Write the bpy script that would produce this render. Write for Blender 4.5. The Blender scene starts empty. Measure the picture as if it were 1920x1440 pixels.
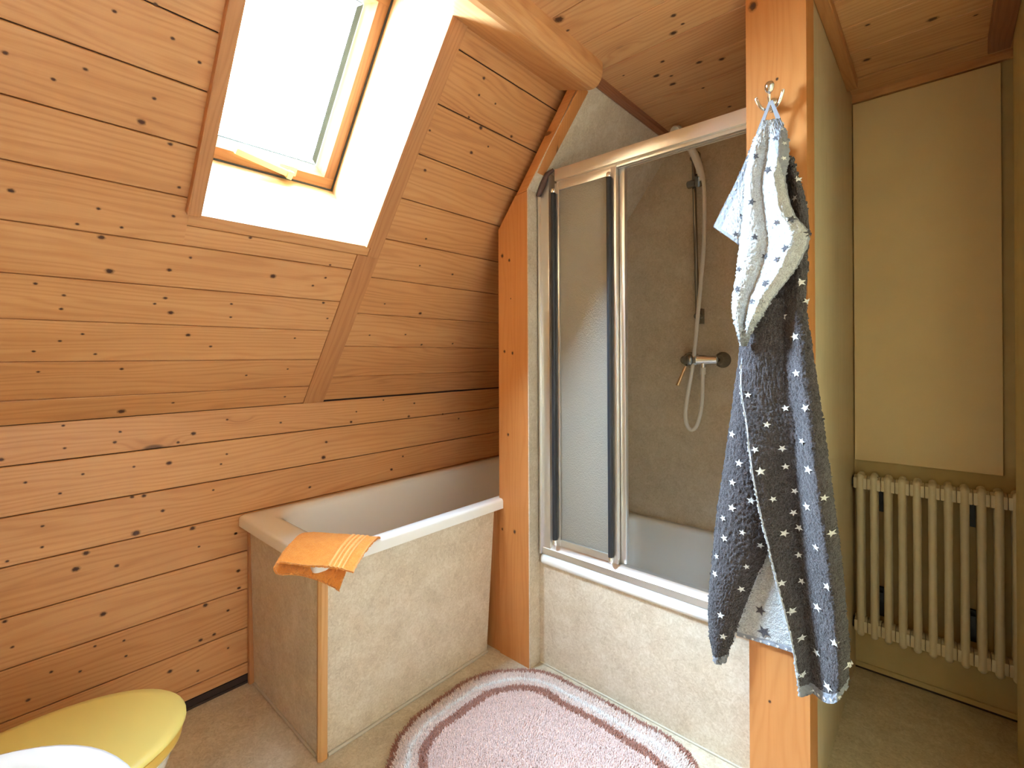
import bpy, bmesh, math, random
import numpy as np
from mathutils import Vector, Matrix, noise as mnoise
random.seed(7); RNG = np.random.default_rng(11)
scene = bpy.context.scene
COL = scene.collection
PI = math.pi
TH = 0.92136; CT, ST = math.cos(TH), math.sin(TH); ZK = 1.057     # roof pitch and knee wall height
ZC = 2.285                                                         # ceiling height
YB = 2.40                                                          # back wall
YF = 1.503                                                         # front plane of the shower posts
XR = 2.143                                                         # right wall

SKY, FILL, EXPOSURE = 9.0, 1.6, 2.95
FILL_COL = (1.0, 0.93, 0.82)
SUN_DIR, SUN_POW, SUN_K, SKY_COL = (-0.62, -0.50, 0.60), 4.0, 6.0, (0.55, 0.77, 1.0)
KN_WALL= [(0.187, 1.045, 0.0035), (0.325, 1.01, 0.0036), (0.311, 0.978, 0.0045), (0.19, 0.976, 0.0035), (0.534, 0.979, 0.0064), (0.487, 0.954, 0.0044), (0.645, 1.018, 0.0035), (0.104, 0.888, 0.0035), (0.232, 0.889, 0.0035), (0.179, 0.84, 0.0035), (0.361, 0.89, 0.0035), (0.46, 0.886, 0.0068), (0.623, 0.855, 0.0036), (0.643, 0.889, 0.0035), (0.356, 0.791, 0.0047), (0.388, 0.788, 0.0057), (0.441, 0.725, 0.0049), (0.366, 0.669, 0.009), (0.597, 0.764, 0.0035), (0.14, 0.751, 0.0035), (0.139, 0.689, 0.0035), (0.066, 0.67, 0.0035), (0.239, 0.641, 0.0068), (0.215, 0.599, 0.0077), (0.315, 0.577, 0.0052), (0.53, 0.641, 0.0071), (0.672, 0.583, 0.0044), (0.55, 0.57, 0.0036), (0.681, 0.439, 0.005), (0.055, 0.963, 0.0051), (0.843, 0.986, 0.004), (1.159, 0.956, 0.0052), (1.48, 0.951, 0.0061), (1.515, 1.014, 0.0046), (1.331, 1.043, 0.0035), (1.703, 0.942, 0.0042), (1.186, 1.0, 0.0035), (1.819, 0.906, 0.0044), (1.039, 0.881, 0.0051), (1.026, 0.816, 0.0073), (0.964, 0.7, 0.005), (1.375, 0.703, 0.006), (1.443, 0.756, 0.0044), (0.673, 0.584, 0.0045), (0.682, 0.44, 0.0052), (0.645, 0.304, 0.0039), (0.685, 0.374, 0.0046), (0.28, 0.434, 0.0067), (0.076, 0.42, 0.0035), (0.26, 0.341, 0.0035), (0.333, 0.327, 0.0035), (0.338, 0.274, 0.0035), (0.158, 0.309, 0.0037), (0.224, 0.279, 0.0035), (0.108, 0.251, 0.0046), (0.46, 0.165, 0.0059), (0.545, 0.126, 0.0039), (0.57, 0.352, 0.0065), (0.645, 0.303, 0.0035), (0.598, 0.234, 0.005), (0.554, 0.232, 0.0055), (0.645, 0.163, 0.0035), (0.061, 0.5, 0.0044), (0.683, 0.374, 0.0045)]
KN_ROOF= [(0.045, 1.005, 0.0037), (0.166, 1.024, 0.0035), (0.203, 1.156, 0.0035), (0.308, 1.15, 0.0035), (0.366, 1.123, 0.0035), (0.291, 1.01, 0.0035), (0.273, 0.948, 0.0065), (0.336, 0.915, 0.0043), (0.371, 0.809, 0.0035), (0.06, 0.717, 0.0049), (0.117, 0.983, 0.0035), (0.269, 1.202, 0.0035), (0.213, 0.71, 0.0035), (0.176, 0.66, 0.0035), (0.263, 0.669, 0.0035), (0.37, 0.726, 0.0035), (0.225, 0.633, 0.0061), (0.25, 0.537, 0.0075), (0.383, 0.56, 0.0048), (0.429, 0.608, 0.0036), (0.573, 0.701, 0.0042), (0.108, 0.48, 0.0035), (0.16, 0.408, 0.0035), (0.163, 0.451, 0.0035), (0.386, 0.465, 0.0045), (0.407, 0.415, 0.0062), (0.363, 0.443, 0.0035), (0.568, 0.461, 0.0035), (0.576, 0.41, 0.0035), (0.465, 0.334, 0.0053), (0.538, 0.29, 0.0041), (0.209, 0.328, 0.0035), (0.163, 0.303, 0.0035), (0.242, 0.258, 0.0035), (0.112, 0.267, 0.0035), (0.124, 0.196, 0.0035), (0.309, 0.201, 0.0042), (0.678, 0.161, 0.0035), (0.326, 0.026, 0.0086), (0.465, 0.049, 0.0038), (0.671, 0.579, 0.0073), (0.813, 0.56, 0.0039), (0.849, 0.597, 0.004), (0.85, 0.649, 0.0035), (0.873, 0.494, 0.0046), (0.91, 0.427, 0.0035), (0.811, 0.332, 0.0035), (0.823, 0.186, 0.0035), (0.849, 0.044, 0.004), (1.202, 0.816, 0.0041), (1.333, 0.476, 0.0066), (1.126, 0.351, 0.0036), (1.305, 0.361, 0.004), (1.421, 0.307, 0.0049), (1.61, 0.317, 0.0046), (1.137, 0.508, 0.0035), (1.411, 0.685, 0.0046), (1.226, 0.7, 0.0035), (1.162, 1.409, 0.0048), (1.171, 1.357, 0.0038), (1.038, 1.189, 0.0035), (1.239, 1.176, 0.0057), (1.079, 1.061, 0.0047), (1.167, 1.28, 0.0038), (1.234, 1.266, 0.0062), (1.388, 1.286, 0.0055), (1.252, 1.358, 0.0035), (1.302, 1.219, 0.0035)]
KN_CEIL= [(1.065, 1.286, 0.0136), (1.057, 1.349, 0.0049), (1.346, 1.521, 0.0074), (1.352, 1.58, 0.0051), (1.311, 1.604, 0.0094), (1.314, 1.829, 0.0084), (1.382, 1.866, 0.0084), (1.216, 1.731, 0.0064), (1.16, 1.803, 0.0094), (1.202, 1.843, 0.0057), (1.183, 1.903, 0.0098), (1.262, 2.015, 0.005), (1.293, 2.245, 0.0065), (1.067, 1.714, 0.0037), (1.957, 2.113, 0.0105), (1.799, 2.003, 0.0055), (1.774, 2.237, 0.0091), (2.06, 2.183, 0.0049)]
KN_POSTL= [(0.618, 1.671, 0.0095), (0.657, 1.647, 0.0076), (0.628, 1.27, 0.0076), (0.672, 1.263, 0.0076), (0.646, 0.925, 0.0076), (0.679, 0.53, 0.0095), (0.611, 0.525, 0.00665), (0.664, 1.488, 0.0038)]
KN_POSTR= [(1.584, 2.24, 0.0153), (1.644, 2.01, 0.0050999999999999995), (1.617, 0.285, 0.0050999999999999995)]
L0L=[(1.563, 0.818), (1.555, 0.725), (1.55, 0.632), (1.544, 0.538), (1.534, 0.439)]
L0R=[(1.718, 0.85), (1.724, 0.767), (1.729, 0.685), (1.735, 0.575), (1.74, 0.452)]
L1L=[(1.579, 1.408), (1.555, 1.289), (1.531, 1.107), (1.51, 0.951), (1.49, 0.808), (1.474, 0.649), (1.463, 0.519), (1.465, 0.426), (1.48, 0.36)]
L1R=[(1.663, 1.401), (1.662, 1.287), (1.661, 1.115), (1.654, 0.97), (1.641, 0.838), (1.621, 0.716), (1.593, 0.628), (1.556, 0.518), (1.506, 0.356)]
L2L=[(1.638, 1.777), (1.602, 1.64), (1.577, 1.407), (1.564, 1.289), (1.559, 1.17), (1.577, 1.069), (1.595, 0.943), (1.615, 0.832), (1.633, 0.752), (1.65, 0.673), (1.672, 0.583), (1.693, 0.482), (1.705, 0.384)]
L2R=[(1.685, 1.775), (1.72, 1.613), (1.715, 1.397), (1.725, 1.292), (1.739, 1.175), (1.75, 1.079), (1.764, 0.958), (1.775, 0.852), (1.784, 0.773), (1.791, 0.694), (1.798, 0.603), (1.803, 0.512), (1.799, 0.428)]
L3L=[(1.625, 1.876), (1.601, 1.828), (1.588, 1.781), (1.579, 1.725), (1.574, 1.639), (1.565, 1.56), (1.559, 1.509), (1.554, 1.466), (1.545, 1.407), (1.547, 1.363), (1.561, 1.318), (1.569, 1.276)]
L3R=[(1.663, 1.873), (1.683, 1.811), (1.685, 1.757), (1.677, 1.704), (1.696, 1.616), (1.73, 1.555), (1.711, 1.493), (1.686, 1.452), (1.646, 1.4), (1.623, 1.359), (1.596, 1.317), (1.576, 1.276)]
L4L=[(1.6, 1.852), (1.58, 1.804), (1.551, 1.735), (1.522, 1.674), (1.494, 1.618)]
L4R=[(1.632, 1.831), (1.622, 1.764), (1.609, 1.679), (1.596, 1.609), (1.577, 1.542)]
S2= [(1.705, 1.439), (1.715, 1.39), (1.659, 1.355), (1.623, 1.324), (1.692, 1.298), (1.586, 1.291), (1.649, 1.241), (1.595, 1.217), (1.694, 1.202), (1.627, 1.175), (1.58, 1.14), (1.664, 1.107), (1.716, 1.113), (1.625, 1.062), (1.602, 0.995), (1.658, 1.0), (1.706, 1.025), (1.615, 0.939), (1.665, 0.952), (1.722, 0.956), (1.684, 0.888), (1.641, 0.867), (1.755, 0.892), (1.681, 0.831), (1.717, 0.858), (1.664, 0.778), (1.695, 0.792), (1.739, 0.763), (1.769, 0.806), (1.692, 0.72), (1.764, 0.677), (1.663, 0.655), (1.701, 0.654), (1.683, 0.585), (1.74, 0.609), (1.702, 0.516), (1.779, 0.545), (1.736, 0.488), (1.707, 0.432), (1.763, 0.424), (1.803, 0.482), (1.697, 1.711), (1.693, 1.662), (1.704, 1.439)]
S1= [(1.536, 1.026), (1.557, 0.949), (1.539, 0.892), (1.586, 0.85), (1.538, 0.821), (1.513, 0.785), (1.564, 0.758), (1.517, 0.73), (1.494, 0.67), (1.489, 0.618), (1.604, 0.727), (1.571, 0.662), (1.556, 0.594), (1.505, 0.507), (1.509, 0.446)]
S3= [(1.611, 1.779), (1.64, 1.738), (1.657, 1.816), (1.601, 1.66), (1.569, 1.631), (1.692, 1.596), (1.66, 1.595), (1.608, 1.565), (1.629, 1.513), (1.681, 1.523), (1.661, 1.498), (1.567, 1.486), (1.633, 1.438), (1.565, 1.43), (1.728, 1.558), (1.564, 1.431), (1.6, 1.394), (1.635, 1.438)]
S0= [(1.597, 0.535), (1.605, 0.478)]
S4= [(1.576, 1.699), (1.555, 1.585)]

# ------------------------------------------------------------------ node helpers
class NT:
    def __init__(s, name):
        s.m = bpy.data.materials.new(name); s.m.use_nodes = True
        s.t = s.m.node_tree; s.t.nodes.clear()
        s.out = s.t.nodes.new('ShaderNodeOutputMaterial')
    def n(s, typ, **kw):
        nd = s.t.nodes.new(typ)
        for k, v in kw.items(): setattr(nd, k, v)
        return nd
    def set(s, sock, v):
        if isinstance(v, bpy.types.NodeSocket): s.t.links.new(v, sock)
        elif v is not None: sock.default_value = v
    def math(s, op, a, b=None, c=None, clamp=False):
        nd = s.n('ShaderNodeMath', operation=op, use_clamp=clamp)
        s.set(nd.inputs[0], a)
        if b is not None: s.set(nd.inputs[1], b)
        if c is not None: s.set(nd.inputs[2], c)
        return nd.outputs[0]
    def comb(s, x, y, z=0.0):
        nd = s.n('ShaderNodeCombineXYZ')
        for i, v in enumerate((x, y, z)): s.set(nd.inputs[i], v)
        return nd.outputs[0]
    def noise(s, vec, scale, detail=2.0, rough=0.5, dist=0.0):
        nd = s.n('ShaderNodeTexNoise'); s.set(nd.inputs['Vector'], vec)
        nd.inputs['Scale'].default_value = scale; nd.inputs['Detail'].default_value = detail
        nd.inputs['Roughness'].default_value = rough; nd.inputs['Distortion'].default_value = dist
        return nd.outputs[0]
    def ramp(s, f, stops, interp='LINEAR'):
        nd = s.n('ShaderNodeValToRGB'); s.set(nd.inputs[0], f); cr = nd.color_ramp; cr.interpolation = interp
        while len(cr.elements) < len(stops): cr.elements.new(0.5)
        for e, (p, c) in zip(cr.elements, stops): e.position = p; e.color = (*c, 1)
        return nd.outputs[0]
    def mix(s, f, a, b, blend='MIX'):
        nd = s.n('ShaderNodeMix', data_type='RGBA', blend_type=blend)
        s.set(nd.inputs[0], f)
        for sock, v in ((nd.inputs[6], a), (nd.inputs[7], b)):
            s.set(sock, (*v, 1) if isinstance(v, tuple) and len(v) == 3 else v)
        return nd.outputs[2]
    def maprange(s, v, a, b, c=0.0, d=1.0, smooth=True):
        nd = s.n('ShaderNodeMapRange', interpolation_type='SMOOTHSTEP' if smooth else 'LINEAR')
        s.set(nd.inputs[0], v)
        for i, q in enumerate((a, b, c, d)): s.set(nd.inputs[i+1], q)
        return nd.outputs[0]
    def bump(s, h, strength=0.3, dist=0.002):
        nd = s.n('ShaderNodeBump'); nd.inputs['Strength'].default_value = strength
        nd.inputs['Distance'].default_value = dist; s.set(nd.inputs['Height'], h)
        return nd.outputs[0]
    def bsdf(s, color, rough=0.5, metal=0.0, normal=None, spec=0.5, sheen=0.0, coat=0.0, trans=0.0):
        nd = s.n('ShaderNodeBsdfPrincipled')
        s.set(nd.inputs['Base Color'], (*color, 1) if isinstance(color, tuple) else color)
        s.set(nd.inputs['Roughness'], rough); nd.inputs['Metallic'].default_value = metal
        nd.inputs['Specular IOR Level'].default_value = spec
        nd.inputs['Sheen Weight'].default_value = sheen; nd.inputs['Coat Weight'].default_value = coat
        nd.inputs['Transmission Weight'].default_value = trans
        if normal is not None: s.set(nd.inputs['Normal'], normal)
        s.t.links.new(nd.outputs[0], s.out.inputs[0])
        return nd
    def uv(s):
        nd = s.n('ShaderNodeUVMap', uv_map='UVMap'); sp = s.n('ShaderNodeSeparateXYZ')
        s.t.links.new(nd.outputs[0], sp.inputs[0]); return nd.outputs[0], sp.outputs[0], sp.outputs[1]
    def obj(s):
        nd = s.n('ShaderNodeTexCoord'); return nd.outputs['Object']

def wood(name, pale, mid, dark, rough=0.42, knots=0.45, contrast=1.0, spec=0.4):
    t = NT(name); uvv, u, v = t.uv()
    at = t.n('ShaderNodeAttribute', attribute_name='tone'); tone = at.outputs['Fac']
    # knots: sparse cells of a Voronoi, stretched along the grain
    kp = t.comb(t.math('MULTIPLY', u, 3.6), t.math('MULTIPLY', v, 9.0), t.math('MULTIPLY', tone, 31.0))
    vo = t.n('ShaderNodeTexVoronoi', feature='F1', voronoi_dimensions='3D'); vo.inputs['Scale'].default_value = 1.0
    t.set(vo.inputs['Vector'], kp)
    sp = t.n('ShaderNodeSeparateColor'); t.set(sp.inputs[0], vo.outputs['Color'])
    d = vo.outputs['Distance']
    on = t.math('LESS_THAN', sp.outputs[0], knots)
    rad = t.math('MULTIPLY', t.math('MULTIPLY_ADD', sp.outputs[1], 0.10, 0.055), on)
    kn = t.maprange(t.math('DIVIDE', d, t.math('ADD', rad, 0.0005)), 0.55, 1.05, 1.0, 0.0)
    halo = t.math('MULTIPLY', t.maprange(t.math('DIVIDE', d, t.math('ADD', rad, 0.0005)), 0.8, 3.2, 1.0, 0.0), on)
    # growth rings: stretched noise, bent by the halo of a knot
    w1 = t.noise(t.comb(t.math('MULTIPLY', u, 0.7), t.math('MULTIPLY', v, 5.0), t.math('MULTIPLY', tone, 17.0)), 1.0, 3.0, 0.55)
    ph = t.math('ADD', t.math('MULTIPLY', v, 62.0), t.math('MULTIPLY', w1, 16.0))
    ph = t.math('ADD', ph, t.math('MULTIPLY', halo, 2.2))
    ring = t.math('MULTIPLY_ADD', t.math('SINE', t.math('MULTIPLY', ph, 5.2)), 0.5, 0.5)
    ring = t.math('POWER', ring, 2.2)
    fib = t.noise(t.comb(t.math('MULTIPLY', u, 7.0), t.math('MULTIPLY', v, 260.0), tone), 1.0, 2.0, 0.6)
    big = t.noise(t.comb(t.math('MULTIPLY', u, 1.3), t.math('MULTIPLY', v, 9.0), t.math('MULTIPLY', tone, 9.0)), 1.0, 2.0)
    g = t.math('ADD', t.math('MULTIPLY', ring, 0.24*contrast), t.math('MULTIPLY', fib, 0.40*contrast))
    g = t.math('ADD', g, t.math('MULTIPLY', t.math('SUBTRACT', big, 0.5), 0.55*contrast))
    g = t.math('ADD', g, t.math('MULTIPLY', t.math('SUBTRACT', tone, 0.5), 0.42))
    g = t.math('ADD', g, t.math('MULTIPLY', halo, 0.22))
    c = t.ramp(g, [(0.05, pale), (0.42, mid), (0.95, dark)])
    kc = t.mix(t.math('MULTIPLY', kn, 0.85), c, tuple(x*0.28 for x in dark))
    bp = t.bump(t.math('ADD', fib, t.math('MULTIPLY', ring, 0.5)), 0.12, 0.0015)
    t.bsdf(kc, t.math('MULTIPLY_ADD', fib, 0.14, rough-0.05), normal=bp, spec=spec)
    return t.m

def knot_mat():
    t = NT('pine_knot'); uvv, u, v = t.uv()
    r = t.math('SQRT', t.math('ADD', t.math('MULTIPLY', u, u), t.math('MULTIPLY', v, v)))
    ob = t.obj(); nz = t.noise(ob, 160.0, 2.0)
    rr = t.math('ADD', r, t.math('MULTIPLY', t.math('SUBTRACT', nz, 0.5), 0.45))
    c = t.ramp(rr, [(0.0, (0.055, 0.024, 0.017)), (0.36, (0.09, 0.037, 0.022)), (0.55, (0.20, 0.085, 0.035)), (1.0, (0.33, 0.15, 0.06))])
    a = t.ramp(rr, [(0.0, (0.95,)*3), (0.42, (0.88,)*3), (0.60, (0.42,)*3), (0.95, (0.0,)*3)])
    b = t.bsdf(c, 0.5, spec=0.3)
    tr = t.n('ShaderNodeBsdfTransparent'); mx = t.n('ShaderNodeMixShader')
    t.set(mx.inputs[0], a); t.t.links.new(tr.outputs[0], mx.inputs[1]); t.t.links.new(b.outputs[0], mx.inputs[2])
    t.t.links.new(mx.outputs[0], t.out.inputs[0]); return t.m

def plain(name, color, rough=0.5, metal=0.0, var=0.0, scale=20.0, bump=0.0, bscale=200.0, spec=0.5, sheen=0.0, coat=0.0):
    t = NT(name); ob = t.obj()
    c = color
    if var:
        nz = t.noise(ob, scale, 3.0, 0.6)
        c = t.ramp(nz, [(0.3, tuple(x*(1-var) for x in color)), (0.7, tuple(min(1, x*(1+var)) for x in color))])
    nrm = t.bump(t.noise(ob, bscale, 3.0, 0.6), bump, 0.002) if bump else None
    t.bsdf(c, rough, metal, nrm, spec, sheen, coat); return t.m

def laminate(name, a, b, c, rough=0.38, scale=1.0, stretch=(1, 1, 1)):
    """mottled board: soft clouds under fine felted fibres"""
    t = NT(name); ob = t.obj()
    mp = t.n('ShaderNodeMapping'); mp.inputs['Scale'].default_value = stretch; t.set(mp.inputs[0], ob); ob = mp.outputs[0]
    n1 = t.noise(ob, 9.0*scale, 4.0, 0.6, 0.6); n2 = t.noise(ob, 60.0*scale, 4.0, 0.75, 1.5); n3 = t.noise(ob, 220.0*scale, 2.0, 0.6)
    f = t.math('ADD', t.math('MULTIPLY', n1, 0.36), t.math('MULTIPLY', n2, 0.62))
    f = t.math('ADD', f, t.math('MULTIPLY', n3, 0.20))
    col = t.ramp(f, [(0.46, a), (0.59, b), (0.72, c)])
    t.bsdf(col, rough, normal=t.bump(n2, 0.05, 0.001), spec=0.4); return t.m

M = {}
M['pine'] = wood('pine_boards', (0.65, 0.340, 0.142), (0.555, 0.258, 0.098), (0.36, 0.135, 0.046), knots=0.03, contrast=1.05)
M['pine_ceiling'] = wood('pine_ceiling_boards', (0.68, 0.385, 0.18), (0.58, 0.295, 0.13), (0.40, 0.17, 0.065), knots=0.12, contrast=1.1)
M['post'] = wood('varnished_post_wood', (0.58, 0.245, 0.078), (0.52, 0.20, 0.058), (0.37, 0.115, 0.028), rough=0.33, knots=0.06, contrast=0.85)
M['trim'] = wood('trim_wood', (0.55, 0.26, 0.105), (0.46, 0.20, 0.075), (0.31, 0.115, 0.038), rough=0.4, knots=0.02)
M['sash'] = wood('window_wood', (0.30, 0.125, 0.042), (0.235, 0.09, 0.026), (0.15, 0.05, 0.014), rough=0.35, knots=0.0)
M['reveal'] = wood('reveal_boards', (0.50, 0.33, 0.165), (0.42, 0.255, 0.112), (0.28, 0.14, 0.05), rough=0.45, knots=0.05)
M['dark_trim'] = wood('dark_brown_trim', (0.36, 0.155, 0.08), (0.29, 0.115, 0.055), (0.18, 0.06, 0.03), knots=0.1)
M['batten'] = wood('pale_batten', (0.62, 0.34, 0.135), (0.56, 0.285, 0.10), (0.44, 0.20, 0.065), knots=0.0)
M['knot'] = knot_mat()
M['gap'] = plain('dark_gap', (0.035, 0.018, 0.012), 0.8)
M['lam'] = laminate('mottled_panel', (0.50, 0.405, 0.30), (0.615, 0.52, 0.40), (0.72, 0.64, 0.53))
M['lam_shower'] = laminate('mottled_shower_board', (0.50, 0.40, 0.275), (0.595, 0.49, 0.35), (0.68, 0.58, 0.45))
M['lam_side'] = laminate('beige_side_board', (0.50, 0.41, 0.27), (0.55, 0.455, 0.305), (0.60, 0.50, 0.35), scale=1.6, stretch=(1, 1, 0.05))
M['floor'] = laminate('vinyl_floor', (0.45, 0.375, 0.27), (0.57, 0.49, 0.37), (0.68, 0.61, 0.49), rough=0.45, scale=0.8)
M['wall_paint'] = plain('ochre_wall_paint', (0.56, 0.435, 0.22), 0.75, var=0.08, scale=6, bump=0.15, bscale=90)
M['hatch'] = plain('cream_hatch_paint', (0.74, 0.57, 0.32), 0.55, var=0.03, scale=4, bump=0.05, bscale=150)
M['fill_box_paint'] = plain('white_fill_box_paint', (0.78, 0.76, 0.71), 0.8)
M['enamel'] = plain('white_enamel', (0.86, 0.865, 0.86), 0.13, spec=0.6, coat=0.3)
M['ceramic'] = plain('white_ceramic', (0.78, 0.81, 0.83), 0.12, spec=0.6, coat=0.3)
M['alu'] = plain('brushed_aluminium', (0.78, 0.765, 0.74), 0.30, metal=0.9)
M['alu_bright'] = plain('polished_aluminium', (0.88, 0.87, 0.85), 0.16, metal=1.0)
M['gasket'] = plain('black_rubber', (0.018, 0.02, 0.026), 0.42)
M['chrome'] = plain('chrome', (0.80, 0.80, 0.80), 0.08, metal=1.0)
M['chrome_dark'] = plain('smoky_chrome', (0.30, 0.29, 0.27), 0.18, metal=1.0)
M['brass'] = plain('worn_brass_lever', (0.85, 0.56, 0.30), 0.22, metal=1.0)
M['hose'] = plain('cream_hose_plastic', (0.74, 0.69, 0.61), 0.4)
M['sealant'] = plain('brown_sealant', (0.10, 0.045, 0.035), 0.6, var=0.3, scale=60, bump=0.6, bscale=120)
M['lid'] = plain('yellow_plastic', (0.80, 0.68, 0.215), 0.30, spec=0.5)
M['seat'] = plain('ochre_plastic', (0.76, 0.50, 0.095), 0.32, spec=0.5)
M['radiator'] = plain('cream_radiator_paint', (0.60, 0.51, 0.345), 0.38, var=0.03, scale=30)
M['pipe_black'] = plain('blackened_pipe', (0.03, 0.028, 0.026), 0.35, metal=0.5)
M['handle'] = plain('cream_handle_plastic', (0.62, 0.52, 0.28), 0.35)
M['silicone'] = plain('grey_seal', (0.52, 0.47, 0.38), 0.55)

def glass(name, tint, rough, bump, bscale, ior=1.45):
    t = NT(name)
    nrm = t.bump(t.noise(t.obj(), bscale, 1.5, 0.5), bump, 0.004) if bump else None
    re = t.n('ShaderNodeBsdfTransparent'); re.inputs[0].default_value = (*tint, 1)
    gl = t.n('ShaderNodeBsdfGlossy'); gl.inputs['Roughness'].default_value = max(rough, 0.03)
    fr = t.n('ShaderNodeLayerWeight'); fr.inputs[0].default_value = 0.5
    if nrm is not None: t.set(gl.inputs['Normal'], nrm); t.set(fr.inputs['Normal'], nrm)
    # Schlick reflectance, the same from both faces of the pane
    mx = t.n('ShaderNodeMixShader'); t.set(mx.inputs[0], t.math('MULTIPLY_ADD', t.math('POWER', fr.outputs['Facing'], 5.0), 0.96, 0.04))
    t.t.links.new(gl.outputs[0], mx.inputs[2])
    if rough > 0:   # obscured glass: light is scattered on its way through
        tl = t.n('ShaderNodeBsdfRefraction'); tl.inputs['Roughness'].default_value = 0.55; tl.inputs['IOR'].default_value = 1.12
        tl.inputs[0].default_value = (*tint, 1)
        df = t.n('ShaderNodeBsdfTranslucent'); df.inputs[0].default_value = (*tint, 1)
        dd = t.n('ShaderNodeBsdfDiffuse'); dd.inputs[0].default_value = (*tint, 1)
        if nrm is not None: t.set(tl.inputs['Normal'], nrm); t.set(df.inputs['Normal'], nrm); t.set(dd.inputs['Normal'], nrm)
        m0 = t.n('ShaderNodeMixShader'); m0.inputs[0].default_value = 0.4
        t.t.links.new(df.outputs[0], m0.inputs[1]); t.t.links.new(dd.outputs[0], m0.inputs[2])
        m2 = t.n('ShaderNodeMixShader'); m2.inputs[0].default_value = 0.62
        t.t.links.new(tl.outputs[0], m2.inputs[1]); t.t.links.new(m0.outputs[0], m2.inputs[2])
        t.t.links.new(m2.outputs[0], mx.inputs[1])
    else:
        t.t.links.new(re.outputs[0], mx.inputs[1])
    t.t.links.new(mx.outputs[0], t.out.inputs[0]); return t.m
M['glass'] = glass('window_glass', (0.97, 0.985, 0.98), 0.0, 0, 1)
M['frost'] = glass('pebbled_obscure_glass', (0.90, 0.845, 0.745), 0.16, 0.55, 210.0)

def terry(name, a, b, scale=300.0, bump=1.0):
    t = NT(name); ob = t.obj()
    n = t.noise(ob, scale, 2.0, 0.6); n2 = t.noise(ob, 40.0, 2.0)
    f = t.math('ADD', t.math('MULTIPLY', n, 0.75), t.math('MULTIPLY', n2, 0.25))
    t.bsdf(t.ramp(f, [(0.32, a), (0.66, b)]), 0.95, normal=t.bump(n, bump, 0.004), spec=0.1, sheen=0.25); return t.m
M['t_dark'] = terry('charcoal_terry', (0.021, 0.0155, 0.0155), (0.104, 0.087, 0.092))
M['t_white'] = terry('pale_terry', (0.36, 0.36, 0.365), (0.66, 0.67, 0.68))
M['t_hem'] = plain('grey_hem_cloth', (0.30, 0.31, 0.345), 0.9, bump=0.3, bscale=600, spec=0.1)
M['t_hem_edge'] = plain('light_grey_piping', (0.45, 0.46, 0.50), 0.9, spec=0.1)
M['t_star_w'] = terry('white_star_terry', (0.66, 0.66, 0.66), (0.92, 0.92, 0.92))
M['t_star_d'] = terry('dark_star_terry', (0.05, 0.045, 0.05), (0.11, 0.10, 0.115))
M['orange'] = terry('orange_terry', (0.80, 0.25, 0.035), (0.96, 0.43, 0.10), 500.0, 0.7)
M['orange_band'] = plain('orange_woven_band', (0.95, 0.47, 0.17), 0.8, bump=0.4, bscale=700, spec=0.2)
M['orange_edge'] = plain('orange_piping', (0.80, 0.33, 0.12), 0.85, spec=0.2)
M['rug_back'] = plain('rug_backing', (0.50, 0.36, 0.30), 0.95)

def rug_mat():
    t = NT('bath_mat_pile')
    at = t.n('ShaderNodeVertexColor', layer_name='Col')
    t.bsdf(at.outputs[0], 0.95, spec=0.1, sheen=0.3); return t.m
M['rug'] = rug_mat()

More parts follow.
